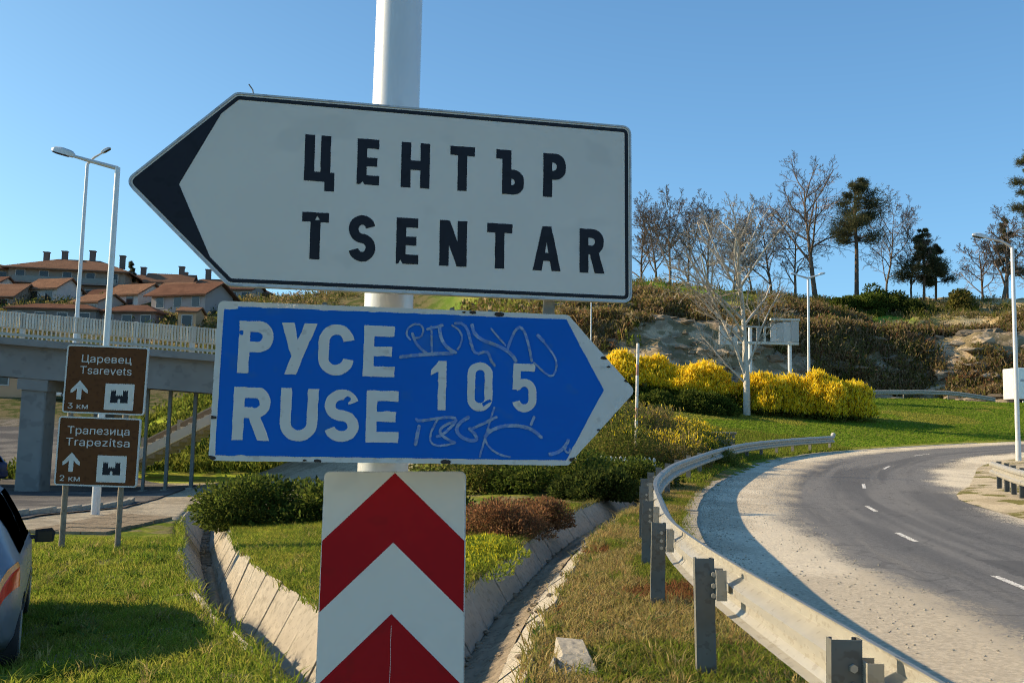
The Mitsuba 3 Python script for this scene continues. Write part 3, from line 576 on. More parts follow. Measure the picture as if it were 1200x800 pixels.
for u, v in ((-0.36, .257), (.19, .254), (.06, .256)): add(t + '__torn_edge', on_sign(rough(Point(u, v).buffer(.008), .004, int(u * 100) % 17 + 2, .003, 150), 0.001, 0.010, R, c), 'dull_metal')
for zz in (1.9, 1.64): add(t + '__clamp', bx((PX - .05, 2.955, zz - .02), (PX + .05, 3.205, zz + .02)), 'dull_metal')
# red and white chevron board
c, R = np.array([-0.402, 3.159, 1.473]), pose(-0.004, -0.109, -0.023)
t = thing('chevron_board', 'red and white striped warning board mounted upright under the blue sign', 'warning board')
HB = 1.36; sh = Polygon([(-.25, -HB), (.25, -HB), (.25, 0), (-.25, 0)]); sh = sh.buffer(-.02).buffer(.02, quad_segs=6)
add(t + '__panel', on_sign(sh, 0.0, 0.022, R, c), 'sign_frame')
add(t + '__face', on_sign(sh.buffer(-0.003), -0.0015, 0.0, R, c), 'sign_white')
for n in range(3):
    a = -0.006 - n * 0.4765; d = 0.236
    v = Polygon([(0, a), (.30, a - d * 1.2), (.30, a - d * 1.2 - .2383), (0, a - .2383), (-.30, a - d * 1.2 - .2383), (-.30, a - d * 1.2)]).intersection(sh.buffer(-0.0034))
    add(t + '__stripe', on_sign(v, -0.0028, -0.0015, R, c), 'ink_red')
k = add(t + '__face_seam', on_sign(sbox(.0, -HB + .02, .0012, -.52), -0.0034, -0.0028, R, c), 'sign_white')
for zz in (1.2, 0.5): add(t + '__clamp', bx((PX - .06, 3.159 + (1.473 - zz) * -.11 + .02, zz - .03), (PX + .06, 3.21, zz + .03)), 'dull_metal')

# ------------------------------------------------------------------ brown tourist sign
t = thing('tourist_sign', 'brown sign with two stacked panels on two wooden-looking posts by the yard', 'tourist sign')
YB = 13.5
def text_poly(txt, x0, x1, base, cap, y):
    m = meshkit.text_mesh(txt, 1.0, 0.002); v = m.vertices.copy(); w = v[:, 0].max() - v[:, 0].min()
    sx = (x1 - x0) / w; m.vertices = np.stack([x0 + (v[:, 0] - v[:, 0].min()) * sx, y - v[:, 2], base + v[:, 1] * cap], 1); return m
def castle(x0, z0, w, h):
    b = [sbox(x0, z0, x0 + w, z0 + h * .55), sbox(x0 + .02 * w, z0, x0 + .30 * w, z0 + h * .92), sbox(x0 + .70 * w, z0, x0 + .98 * w, z0 + h * .92)]
    for k in (.02, .13, .24): b += [sbox(x0 + k * w, z0 + h * .9, x0 + (k + .06) * w, z0 + h)]
    for k in (.70, .81, .92): b += [sbox(x0 + k * w, z0 + h * .9, x0 + (k + .06) * w, z0 + h)]
    for k in (.36, .48, .60): b += [sbox(x0 + k * w, z0 + h * .5, x0 + (k + .06) * w, z0 + h * .63)]
    return unary_union(b).difference(unary_union([sbox(x0 + .43 * w, z0 - 1, x0 + .57 * w, z0 + h * .22), Point(x0 + .5 * w, z0 + h * .22).buffer(.07 * w)]))
for cx, cz, rl, top, sub, km, wide in ((-6.165, 2.17, 0.016, 'Царевец', 'Tsarevets', '3 км', (.19, .80)), (-6.215, 1.085, 0.010, 'Трапезица', 'Trapezitsa', '2 км', (.115, .87))):
    w, h = 1.245, 1.035; R = pose(0.0, 0.0, rl); c = np.array([cx, YB, cz])
    f = lambda a: -w / 2 + a * w; g = lambda b: h / 2 - b * h
    o = sbox(-w / 2, -h / 2, w / 2, h / 2).buffer(-.05).buffer(.05)
    p = add(t + '__panel', on_sign(o, 0.0, 0.03, R, c), 'sign_frame')
    add(p + '__border', on_sign(o.difference(o.buffer(-.022)), -0.008, 0.0, R, c), 'ink_worn_white')
    add(p + '__field', on_sign(o.buffer(-.0225), -0.004, 0.0, R, c), 'ink_brown')
    add(p + '__lettering', move(text_poly(top, f(wide[0]), f(wide[1]), g(.25), .115, -0.004), R, c), 'ink_worn_white')
    add(p + '__lettering', move(text_poly(sub, f(wide[0] - .01), f(wide[1] + .01), g(.42), .115, -0.004), R, c), 'ink_worn_white')
    ax = .19; arrow = unary_union([sbox(f(ax) - .035, g(.80), f(ax) + .035, g(.58)), Polygon([(f(ax), g(.52)), (f(ax + .105), g(.66)), (f(ax + .105), g(.71)), (f(ax + .06), g(.68)), (f(ax), g(.60)), (f(ax - .06), g(.68)), (f(ax - .105), g(.71)), (f(ax - .105), g(.66))])])
    add(p + '__arrow', on_sign(arrow, -0.0065, -0.004, R, c), 'ink_worn_white')
    add(p + '__lettering', move(text_poly(km, f(.065), f(.31), g(.935), .085, -0.004), R, c), 'ink_worn_white')
    add(p + '__pictogram', on_sign(sbox(f(.505), g(.935), f(.86), g(.55)).buffer(-.01).buffer(.01), -0.006, -0.004, R, c), 'sign_white')
    add(p + '__castle_symbol', on_sign(castle(f(.575), g(.83), .215 * w, .185 * h), -0.0075, -0.006, R, c), 'ink_black')
scene['weathered_post'] = prin(speck((0.20, 0.17, 0.13), 0.25, 9.0), 0.7)
for x in (-6.70, -5.86):
    add(t + '__post', post(x, YB + .07, float(ground(x, YB)) - .2, 2.66, .042, .042, 12), 'weathered_post', 30)
# ------------------------------------------------------------------ street lamps
def vc(m, c): return np.tile(np.asarray(c, float), (len(m.vertices), 1))
def lamp_head(p, d, L=0.62, w=0.26, h=0.13):
    d = np.asarray(d, float); d /= np.linalg.norm(d); s = np.cross(d, [0, 0, 1]); s /= np.linalg.norm(s); u = np.cross(s, d)
    prof = [(0, .35, .45), (.15, .8, .9), (.5, 1, 1), (.85, .8, .8), (1, .35, .4)]
    pts = [np.asarray(p) + d * L * a + s * w / 2 * b * sx + u * (h * cc * (.7 if up else -.3)) * 1.0 for a, b, cc in prof for sx in (-1, 1) for up in (0, 1)]
    pts += [np.asarray(p) + d * L * a + s * w / 2 * b * .6 * sx + u * (h * cc) for a, b, cc in prof for sx in (-1, 1)]
    hull = trimesh.convex.convex_hull(np.array(pts))
    gl = trimesh.convex.convex_hull(np.array([np.asarray(p) + d * L * a + s * w * .36 * sx + u * (-h * dz) for a in (.3, .92) for sx in (-1, 1) for dz in (.28, .42)]))
    return hull, gl
def street_lamp(x, y, z0, z1, r0, r1, arms, label, group=None, head=0.62, lean=0.0):
    t = thing('street_lamp', label, 'street lamp', group)
    add(t + '__pole', tube([[x, y, z0 - .3], [x, y, z0 + .9], [x, y, z0 + .92], [x, y, z1]], np.array([r0 * 1.15, r0 * 1.15, r0, r1]), 14), 'pole_steel', 40)
    for q in arms:
        q = np.array(q) + [x, y, z1]
        add(t + '__arm', tube(np.vstack([[x, y, z1 - .02], q]), np.linspace(r1 * .9, r1 * .6, len(q) + 1), 8), 'pole_steel', 40)
        d = q[-1] - (q[-2] if len(q) > 1 else np.array([x, y, z1])); a, b = lamp_head(q[-1], d, head, head * .42, head * .22)
        k = add(t + '__lamp_head', a, 'pole_steel', 30); add(k + '__glass', b, 'plastic_black')
    return t
street_lamp(-9.45, 20.6, float(ground(-9.45, 20.6)), 7.48, .085, .06, [[(-.75, 0, .17), (-1.05, 0, .25)]], 'tall grey lamp post rising behind the brown signs, single arm to the left', head=.55)
street_lamp(-20.05, 40.6, 4.1, 13.3, .10, .07, [[(.3, 0, .3), (.62, 0, .5)]], 'pale lamp post standing on the bridge', head=.5)
street_lamp(21.55, 37.8, float(z_road(np.array([21.55]), np.array([37.8]))[0]), 9.75, .10, .075, [[(-.5, 0, .25), (-1.1, 0, .36)]], 'tall lamp post on the traffic island in the bend', head=.62)
street_lamp(25.2, 75.0, float(ground(25.2, 75)), 14.6, .13, .10, [[(-.9, 0, .22)], [(.9, 0, .28)]], 'double-armed lamp post in front of the rocky hill', head=.6)
street_lamp(6.6, 74.0, float(ground(6.6, 74)), 12.4, .07, .05, [[(.2, 0, .35), (.5, 0, .5)]], 'thin hooked lamp post before the cliff, partly behind the arrow signs', head=.35)
# thin snow-marker pole
t = thing('marker_pole', 'thin white pole with faded red bands standing in the shrubs', 'marker pole')
gz = float(ground(4.4, 31)); zz = np.linspace(gz - .2, 4.55, 12)
for n in range(11):
    m = post(4.38 + .004 * n, 31, zz[n], zz[n + 1], .052, .052, 10); add(t + '__band', m, 'plain', 40, color=None) if False else put(t + '__band', ply(m, 'plain', True, color=vc(m, (.62, .60, .55) if n % 4 else (.38, .22, .18))))
# low white picket fence behind the hedge
t = thing('picket_fence', 'low white picket fence at the foot of the shrubs', 'fence')
fp = densify([(-1.6, 25.2), (0.6, 26.6), (2.6, 27.6), (4.6, 28.4)], 0.17); rg = np.random.default_rng(3)
for n, (x, y) in enumerate(fp):
    g_ = float(ground(x, y)); w = .05; h = .40 + rg.uniform(-.03, .03)
    m = trimesh.convex.convex_hull(np.array([(sx * w, sy * .012, z) for sx in (-1, 1) for sy in (-1, 1) for z in (g_ - .1, g_ + h - .06)] + [(0, sy * .012, g_ + h) for sy in (-1, 1)]))
    m = move(m, rotz(.35 + rg.normal(0, .05)), (x, y, 0)); put(t + '__picket', ply(m, 'plain', False, color=vc(m, np.array((.58, .57, .54)) * rg.uniform(.8, 1.1))))
for dz in (.12, .28):
    m = tube(np.c_[fp[:, 0], fp[:, 1] + .03, ground(fp[:, 0], fp[:, 1]) + dz], .018, 4); put(t + '__rail', ply(m, 'plain', False, color=vc(m, (.55, .54, .5))))
# utility box behind the bend of the rail
t = thing('utility_box', 'dark grey concrete box with a pale post beside it behind the far guard rail', 'utility box')
bxx, byy = 9.0, 38.6; g_ = float(ground(bxx, byy))
add(t + '__body', bx((bxx - .75, byy, g_ - .3), (bxx + .75, byy + .9, g_ + .78), .03), 'concrete_dark'); add(t + '__lid', bx((bxx - .82, byy - .06, g_ + .78), (bxx + .82, byy + .96, g_ + .88), .02), 'concrete_dark')
t = thing('rubble', 'pale broken concrete lumps beside the dark utility box', 'rubble')
for n, (dx, dy, s) in enumerate(((-1.15, -.2, .32), (-1.5, 0, .24), (-1.05, -.5, .2), (-2.2, -.4, .22), (-2.6, -1.2, .26), (-3.1, -1.6, .24))):
    m = trimesh.creation.icosphere(1, s); m.vertices = m.vertices * (1 + np.random.default_rng(n).normal(0, .13, (len(m.vertices), 1))) + [bxx + dx, byy + dy, float(ground(bxx + dx, byy + dy)) + s * .6]; add(t + '__lump', m, 'concrete')

# ------------------------------------------------------------------ the bridge
def zt(x): return 5.28 - 0.059 * (x + 18.6)
t = thing('road_bridge', 'dark concrete road bridge with pale picket railing crossing over the side road', 'bridge')
BX0, BX1, BY0, BY1 = -62.0, -3.0, 32.0, 41.5
def beam_x(x0, x1, y0, y1, lo, hi, n=2):
    xs = np.linspace(x0, x1, n); V = []
    for x in xs: V += [(x, y0, zt(x) + lo), (x, y1, zt(x) + lo), (x, y1, zt(x) + hi), (x, y0, zt(x) + hi)]
    F = []
    for k in range(n - 1):
        for a in range(4): b = (a + 1) % 4; F += [[k * 4 + a, k * 4 + b, k * 4 + 4 + b], [k * 4 + a, k * 4 + 4 + b, k * 4 + 4 + a]]
    e = (n - 1) * 4; F += [[0, 2, 1], [0, 3, 2], [e, e + 1, e + 2], [e, e + 2, e + 3]]
    m = raw(V, F); trimesh.repair.fix_normals(m); return m
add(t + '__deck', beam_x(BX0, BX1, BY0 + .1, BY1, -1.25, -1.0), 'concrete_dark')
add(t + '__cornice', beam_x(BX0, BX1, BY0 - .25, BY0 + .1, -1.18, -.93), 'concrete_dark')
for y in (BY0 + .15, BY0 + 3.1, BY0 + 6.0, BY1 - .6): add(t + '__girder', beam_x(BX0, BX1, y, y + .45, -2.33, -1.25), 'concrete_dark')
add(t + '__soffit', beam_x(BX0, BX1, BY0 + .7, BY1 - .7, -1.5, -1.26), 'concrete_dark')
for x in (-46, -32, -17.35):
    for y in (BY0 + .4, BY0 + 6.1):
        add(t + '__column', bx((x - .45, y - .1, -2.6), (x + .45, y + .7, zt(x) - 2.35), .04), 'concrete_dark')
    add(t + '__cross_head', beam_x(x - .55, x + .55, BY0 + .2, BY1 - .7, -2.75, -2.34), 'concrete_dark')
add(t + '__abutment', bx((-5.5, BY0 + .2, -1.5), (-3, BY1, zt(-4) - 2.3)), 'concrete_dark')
rg = np.random.default_rng(8); pk = []; cols = []
for k, x in enumerate(np.arange(-30, -8.4, 0.105)):
    h = rg.uniform(-.02, .02); m = bx((x - .033, BY0 - .18, zt(x) - .55), (x + .033, BY0 - .14, zt(x) + h)); pk.append(m); cols.append(vc(m, np.array((.60, .56, .47)) * rg.uniform(.72, 1.08)))
k = put(t + '__picket', ply(cat(*pk), 'plain', False, color=np.vstack(cols))); labels[k] = {'kind': 'stuff'}
far_p = []
for x in np.arange(-30, -8.4, 0.21): far_p.append(bx((x - .03, BY1 - .1, zt(x) - .55), (x + .03, BY1 - .06, zt(x))))
m = cat(*far_p); k = put(t + '__far_picket', ply(m, 'plain', False, color=vc(m, (.5, .46, .38)))); labels[k] = {'kind': 'stuff'}
for lo, hi in ((-.58, -.53), (-.04, 0.0)):
    m = beam_x(BX0, BX1, BY0 - .13, BY0 - .09, lo, hi); put(t + '__hand_rail', ply(m, 'plain', False, color=vc(m, (.5, .47, .40))))
for k, x in enumerate(np.arange(-30, -8.4, 2.05)):
    m = bx((x - .05, BY0 - .135, zt(x) - 1.0), (x + .05, BY0 - .03, zt(x) + .02)); put(t + '__railing_post', ply(m, 'plain', False, color=vc(m, (.55, .53, .47))))
m = beam_x(BX0, BX1, BY0 - .23, BY0 - .20, -.86, -.76); add(t + '__lower_rail', m, 'galvanised')
# steel posts of the stair landing under the bridge and the stair
t = thing('stair', 'pale stair ramp with brown parapet climbing under the bridge', 'stairs')
n = 24; xs = np.linspace(-19.6, -10.0, n + 1); sz = lambda x: -0.22 + (x + 18.96) * .534
for k in range(n):
    x0, x1 = xs[k], xs[k + 1]; add(t + '__step', bx((x0, 45.4, sz(x0) - .6), (x1 - .004, 47.4, sz(x1) - .04)), 'concrete')
def slant(x0, x1, y0, y1, lo, hi):
    V = [(x, y, sz(x) + z) for x in (x0, x1) for y, z in ((y0, lo), (y1, lo), (y1, hi), (y0, hi))]
    return trimesh.convex.convex_hull(np.array(V))
m = slant(-19.5, -10.0, 47.42, 47.55, -.2, .72); put(t + '__parapet', ply(m, 'plain', False, color=vc(m, (.21, .16, .10))))
m = slant(-19.5, -10.0, 47.40, 47.58, .723, .80); put(t + '__coping', ply(m, 'plain', False, color=vc(m, (.36, .31, .24))))
m = slant(-19.5, -10.0, 45.2, 45.38, -.50, .02); put(t + '__stringer', ply(m, 'plain', False, color=vc(m, (.66, .63, .56))))
for x in (-19.45, -17.6): add(t + '__newel', bx((x - .08, 47.35, sz(x) - .8), (x + .08, 47.62, sz(x) + .95)), 'concrete')
for k, (x, w) in enumerate(((-13.62, .10), (-12.78, .12), (-11.83, .13))):
    tt = thing('steel_post', ('first', 'second', 'third')[k] + ' thin dark steel prop under the bridge, counted from the column', 'steel post')
    g_ = float(ground(x, 33.4)); add(tt + '__shaft', bx((x - w / 2, 33.35, g_ - .3), (x + w / 2, 33.45, zt(x) - 2.335)), 'dull_metal'); add(tt + '__foot', bx((x - w, 33.2, g_ - .3), (x + w, 33.6, g_ + .06)), 'concrete')

# ------------------------------------------------------------------ side road under the bridge
def side_road(p, n, uv):
    f = fbm(p.x * 20, p.y * 20, 0.0, 3); w = fbm(p.x * .6, p.y * .6, 0.0, 4)
    return mix((0.10, 0.10, 0.10), (0.17, 0.165, 0.155), smoothstep(.35, .65, w)) * (.75 + .5 * f)
scene['side_asphalt'] = two({'type': 'diffuse', 'reflectance': proc(side_road)})
def drape(poly, lift, n=5):
    v, f = trimesh.creation.triangulate_polygon(poly, engine='earcut'); m = trimesh.Trimesh(np.c_[v, 0 * v[:, 0]], f)
    while len(m.faces) < 6000: m = m.subdivide()
    q = m.vertices.copy(); q[:, 2] = ground(q[:, 0], q[:, 1]) + lift; return raw(q, m.faces)
_sr = Polygon([(-9.6, 15.5), (-10.2, 19.5), (-10.0, 23.5), (-10.5, 26), (-13.0, 38), (-22, 50), (-36, 74), (-52, 74), (-34, 44), (-30, 15.5)])
add('side_road', drape(_sr, .035), 'side_asphalt', True); tag('side_road', 'grey side road running under the bridge', kind='structure')
# raised kerb of the yard
kb = densify([(-10.05, 15.6), (-10.6, 19.5), (-10.4, 23.5), (-10.9, 26)], 1.0)
for a, b in zip(kb[:-1], kb[1:]):
    d = b - a; L = np.linalg.norm(d) - .02; m = bx((0, -.09, -.1), (L, .09, .14), .012); mid = (a + b) / 2
    add('side_road__kerb_stone', move(m, rotz(math.atan2(d[1], d[0])), (a[0], a[1], float(ground(*mid)))), 'concrete')
# sloping stone paving of the culvert apron between yard and ditch
ap = np.array([(-6.7, 16.2), (-6.35, 18.3), (-8.2, 21.5), (-8.7, 19.0), (-8.4, 16.6)])
t = 'culvert_apron'; tag(t, 'slab paving with worn joints beside the head of the ditch', kind='structure')
for a in range(6):
    for b in range(3):
        u0, u1, v0, v1 = a / 6 + .004, (a + 1) / 6 - .004, b / 3 + .006, (b + 1) / 3 - .006
        q = lambda u, v: (np.array([-8.3, 15.6]) * (1 - u) + np.array([-8.9, 20.4]) * u) * (1 - v) + (np.array([-6.95, 15.6]) * (1 - u) + np.array([-7.3, 19.6]) * u) * v
        pts = np.array([q(u0, v0), q(u1, v0), q(u1, v1), q(u0, v1)]); z = ground(pts[:, 0], pts[:, 1]) + .06 + rg.uniform(-.01, .01)
        add(t + '__slab', trimesh.convex.convex_hull(np.vstack([np.c_[pts, z], np.c_[pts, z - .15]])), 'stone')

# ------------------------------------------------------------------ houses
scene['roof_tile'] = two({'type': 'diffuse', 'reflectance': proc(lambda p, n, uv: mix((0.17, 0.10, 0.068), (0.29, 0.17, 0.11), fbm(p.x * 1.1, p.y * 1.1, p.z * 1.1, 4)) * (.75 + .4 * smoothstep(.2, .5, dr.abs(p.z * 4 - dr.floor(p.z * 4) - .5))))})
scene['roof_dark'] = two({'type': 'diffuse', 'reflectance': proc(lambda p, n, uv: mix((0.10, 0.055, 0.04), (0.20, 0.11, 0.075), fbm(p.x * 1.1, p.y * 1.1, p.z * 1.1, 4)))})
scene['plaster'] = two({'type': 'diffuse', 'reflectance': VC})
def house(x, y, z, w, d, h, rh, yaw, wall, roof, label, windows=(2, 1), gable=True, chim=(), eave=.5, key='house', balcony=False, along_x=True):
    t = thing(key, label, 'house'); Rz = rotz(yaw); P = lambda m: move(m, Rz, (x, y, z))
    m = P(bx((-w / 2, -d / 2, -4), (w / 2, d / 2, h))); put(t + '__wall', ply(m, 'plaster', False, color=vc(m, wall)))
    if gable and along_x:      # triangular end walls at +-x
        for s in (-1, 1):
            m = P(trimesh.convex.convex_hull(np.array([(s * w / 2 - s * .3, -d / 2, h), (s * w / 2 - s * .3, d / 2, h), (s * w / 2 - s * .3, 0, h + rh * .93), (s * w / 2, -d / 2, h), (s * w / 2, d / 2, h), (s * w / 2, 0, h + rh * .93)]))); put(t + '__gable', ply(m, 'plaster', False, color=vc(m, wall)))
    e = eave; sl = rh / (d / 2); lo = h - sl * e
    rl = w / 2 + e if gable else max(w / 2 - d / 2, .2)
    top = [(-rl, 0, h + rh), (rl, 0, h + rh)]; lows = [(-w / 2 - e, -d / 2 - e, lo), (w / 2 + e, -d / 2 - e, lo), (w / 2 + e, d / 2 + e, lo), (-w / 2 - e, d / 2 + e, lo)]
    V = np.array(top + lows + [(a, b, c - .22) for a, b, c in top] + [(a, b, c - .22) for a, b, c in lows])
    F = [[2, 3, 1], [2, 1, 0], [4, 5, 0], [4, 0, 1], [3, 4, 1], [5, 2, 0]]
    F2 = [[q + 6 for q in f[::-1]] for f in F] if gable is False else [[q + 6 for q in f[::-1]] for f in F[:4]]
    if gable: F = F[:4]; F += [[3, 1, 7], [3, 7, 9], [1, 4, 10], [1, 10, 7], [5, 0, 6], [5, 6, 11], [0, 2, 8], [0, 8, 6]]
    F += [[2, 8, 9], [2, 9, 3], [4, 10, 11], [4, 11, 5]] + ([[3, 9, 10], [3, 10, 4], [5, 11, 8], [5, 8, 2]] if not gable else [])
    rk = add(t + '__roof', P(raw(V, F + F2)), roof)
    for cx, cy in chim:
        zc = h + rh * (1 - abs(cy) / (d / 2)); m = P(bx((cx - .4, cy - .35, zc - .6), (cx + .4, cy + .35, zc + 1.5))); put(rk + '__chimney', ply(m, 'plaster', False, color=vc(m, (.16, .13, .11))))
        m = P(bx((cx - .5, cy - .45, zc + 1.5), (cx + .5, cy + .45, zc + 1.65))); put(rk + '__chimney_cap', ply(m, 'plaster', False, color=vc(m, (.22, .2, .18))))
    nx, ny = windows
    for i in range(nx):
        for j in range(ny):
            cx = -w / 2 + w * (i + .5) / nx; cz = h - 1.45 - j * 2.8
            m = P(bx((cx - .75, -d / 2 - .06, cz - .85), (cx + .75, -d / 2 + .02, cz + .85))); k = put(t + '__window', ply(m, 'plaster', False, color=vc(m, (.45, .43, .40))))
            add(k + '__pane', P(bx((cx - .62, -d / 2 - .075, cz - .72), (cx + .62, -d / 2 - .05, cz + .72))), 'window_pane')
    for j in range(ny):
        cz = h - 1.45 - j * 2.8
        for cy in (-d / 4, d / 4):
            m = P(bx((-w / 2 - .06, cy - .6, cz - .8), (-w / 2 + .02, cy + .6, cz + .8))); k = put(t + '__window', ply(m, 'plaster', False, color=vc(m, (.4, .38, .35))))
            add(k + '__pane', P(bx((-w / 2 - .075, cy - .5, cz - .68), (-w / 2 - .05, cy + .5, cz + .68))), 'window_pane')
        if balcony:
            m = P(bx((-w / 2 + 1, -d / 2 - 1.2, cz - 1.35), (w / 2 - 1, -d / 2 - .05, cz - 1.15))); put(t + '__balcony', ply(m, 'plaster', False, color=vc(m, (.30, .27, .24))))
            m = P(bx((-w / 2 + 1, -d / 2 - 1.25, cz - 1.15), (w / 2 - 1, -d / 2 - 1.15, cz - .3))); put(t + '__balcony_front', ply(m, 'plaster', False, color=vc(m, (.22, .25, .23))))
    return t
YW = -0.28
house(-72.3, 146, 17.5, 17.5, 11, 7.4, 2.2, .16, (.30, .25, .20), 'roof_tile', 'large three-storey apartment house with flat orange roof and dark balconies, highest on the left hill', (5, 2), False, ((-5.5, 1), (-2.5, .5), (2, 0), (6.5, 1)), .9, balcony=True)
house(-86.5, 144, 18.5, 11, 9, 6.2, 1.3, .25, (.46, .43, .36), 'roof_dark', 'pale flat-roofed house at the left edge of the hill', (3, 2), False, (), 1.0)
house(-69.8, 134, 16.6, 5.6, 5.0, 3.9, 1.6, -.30, (.50, .47, .44), 'roof_tile', 'small house with orange roof standing before the large apartment house', (2, 1), True, (), .5)
house(-75.5, 132, 15.4, 6.0, 6, 3.4, 2.0, -.15, (.36, .27, .21), 'roof_tile', 'low house with broad orange roof below the pale house', (2, 1), True, (), .5)
house(-56.9, 133, 16.0, 6.2, 5.6, 3.7, 1.7, -.38, (.66, .63, .58), 'roof_tile', 'white-gabled cottage with orange roof behind the bridge railing', (2, 1), True, (), .6)
house(-49.5, 150, 18.8, 18, 11, 3.6, 2.6, .05, (.34, .30, .25), 'roof_tile', 'wide villa with hipped orange roof and many chimneys on the hilltop', (5, 1), False, ((-2.6, 0), (0.2, 0), (3.2, 1.5), (6, 2), (-6.8, 1)), 1.0)
house(-46.6, 128, 15.2, 9.5, 6, 4.0, 1.7, -.36, (.40, .35, .33), 'roof_dark', 'grey house with pale gable and brown roof nearest the white sign', (3, 2), True, (), .8)
house(-63.0, 138, 16.2, 5.0, 5, 3.6, 1.4, -.1, (.28, .22, .19), 'roof_dark', 'dim brown house between the small house and the white-gabled cottage', (2, 1), True, (), .5)
house(-52.0, 122, 13.4, 8, 5, 2.4, 1.0, -.1, (.24, .20, .19), 'roof_dark', 'low shed with dark roof just above the bridge railing', (3, 1), False, (), .5)
house(-62.0, 121, 13.2, 12, 5, 2.6, .8, 0, (.20, .19, .18), 'roof_dark', 'long low grey outbuilding right behind the bridge railing', (4, 1), False, (), .4)
house(-43.0, 118, 13.0, 2.4, 3, 2.6, .6, 0, (.55, .36, .22), 'roof_tile', 'tiny orange-walled hut beside the edge of the blue sign', (1, 1), True, (), .3)
house(-51.6, 93, 3.6, 7, 6, 3.0, 1.2, 0, (.55, .34, .20), 'roof_tile', 'orange-walled house seen under the bridge left of the column', (3, 1), True, (), .5)

for x, y, z, w, h, rh, yw, wl, rf, lb in ((-66.5, 153, 19.2, 9, 5.0, 1.8, .1, (.42, .36, .30), 'roof_tile', 'tall ochre house rising behind the large apartment house'), (-81.5, 137, 16.6, 6, 4.4, 1.6, -.2, (.58, .54, .48), 'roof_dark', 'pale narrow house between the flat-roofed house and the apartment house'),
        (-78.5, 127, 14.0, 7, 3.0, 1.3, -.1, (.52, .46, .38), 'roof_tile', 'cream bungalow low at the left, near the railing'), (-60.2, 128.5, 14.6, 4.6, 3.2, 1.3, -.35, (.45, .40, .36), 'roof_tile', 'small ochre-roofed house left of the white-gabled cottage'),
        (-52.6, 139, 17.0, 5.0, 4.2, 1.5, -.25, (.60, .56, .50), 'roof_tile', 'pale house just below the wide villa'), (-44.5, 143, 18.2, 6.5, 4.0, 1.4, -.1, (.38, .34, .30), 'roof_dark', 'brownish house at the right end of the village by the sign'),
        (-57.5, 148, 19.2, 7.0, 4.6, 1.6, .15, (.50, .44, .37), 'roof_tile', 'beige house between apartment house and villa on the skyline')):
    house(x, y, z, w, 5.5, h, rh, yw, wl, rf, lb, (3, 1), True, (((w * .2, .4),) if w > 6 else ()), .45)
# ------------------------------------------------------------------ billboard
t = thing('billboard', 'weathered white billboard frame on two posts behind the yellow hedge', 'billboard')
yb = 72.0
def pan(x0, x1, z0, z1, y=yb, th=.12, c=(.55, .54, .50), nm='panel'):
    m = bx((x0, y, z0), (x1, y + th, z1)); return put(t + '__' + nm, ply(m, 'plain', False, color=vc(m, c)))
pan(16.9, 18.4, 8.45, 10.0); pan(17.55, 18.1, 9.1, 9.45, yb - .03, .028, (.12, .12, .12), 'faded_print')
pan(18.45, 23.4, 8.55, 8.75, yb, .2, (.62, .60, .55), 'beam'); pan(18.45, 21.1, 9.9, 10.02, yb, .12, (.5, .48, .44), 'beam'); pan(19.95, 20.12, 8.75, 9.9, yb, .12, (.42, .4, .36), 'strut'); pan(20.55, 20.72, 8.75, 9.9, yb, .12, (.55, .53, .48), 'strut')
for k, (a, b, cc) in enumerate(((21.1, 21.6, .60), (21.62, 22.1, .50), (22.12, 22.75, .57), (22.77, 23.4, .48))): pan(a, b, 8.78, 10.25 + .08 * k, yb - .02 * (k % 2), .10, (cc, cc * .97, cc * .92), 'board')
pan(21.1, 23.5, 10.53, 10.70, yb - .05, .3, (.6, .58, .53), 'beam')
for x in (19.5, 22.75): add(t + '__post', post(x, yb + .3, float(ground(x, yb)) - .3, 9.9, .16, .16, 10), 'pole_steel')

# ------------------------------------------------------------------ truck at the right edge, on the upper road
t = thing('box_truck', 'white box truck passing along the upper road at the right edge', 'truck')
tx, ty = 46.9, 77.2; tz = float(ground(tx - 2, ty)) + .02; labels_tz = tz
m = bx((tx - 3.4, ty - 1.2, tz + 1.0), (tx + 3.4, ty + 1.2, tz + 3.7), .05); put(t + '__box', ply(m, 'paint', False, color=vc(m, (.78, .78, .77))))
m = bx((tx - 3.2, ty - 1.215, tz + 2.5), (tx + 3.2, ty - 1.20, tz + 2.72)); put(t + '__stripe', ply(m, 'plain', False, color=vc(m, (.45, .47, .50))))
m = trimesh.convex.convex_hull(np.array([(tx + a, ty + s * 1.1, tz + b) for s in (-1, 1) for a, b in ((3.5, .6), (5.6, .6), (5.65, 1.5), (5.1, 2.6), (3.5, 2.7))])); put(t + '__cab', ply(m, 'paint', False, color=vc(m, (.75, .75, .74))))
m = bx((tx - 3.3, ty - .5, tz + .6), (tx + 3.6, ty + .5, tz + 1.0)); add(t + '__chassis', m, 'plastic_black')
m = bx((tx - 3.0, ty - 1.15, tz + .62), (tx - .2, ty - 1.05, tz + .85)); put(t + '__side_guard', ply(m, 'plain', False, color=vc(m, (.6, .6, .58))))
for x in (-2.2, -1.2, 4.4):
    for s in (-1, 1):
        c_ = trimesh.creation.cylinder(.48, .3, sections=20); c_.apply_transform(trimesh.transformations.rotation_matrix(math.pi / 2, [1, 0, 0])); c_.apply_translation((tx + x, ty + s * .95, tz + .48)); add(t + '__wheel', c_, 'rubber')
add('upper_road', drape(Polygon([(24, 75.2), (40, 75.6), (80, 75.6), (80, 79.6), (40, 79.6), (24, 78.8)]), .05), 'side_asphalt', True); tag('upper_road', 'narrow grey upper road at the foot of the rocky hill', kind='structure')
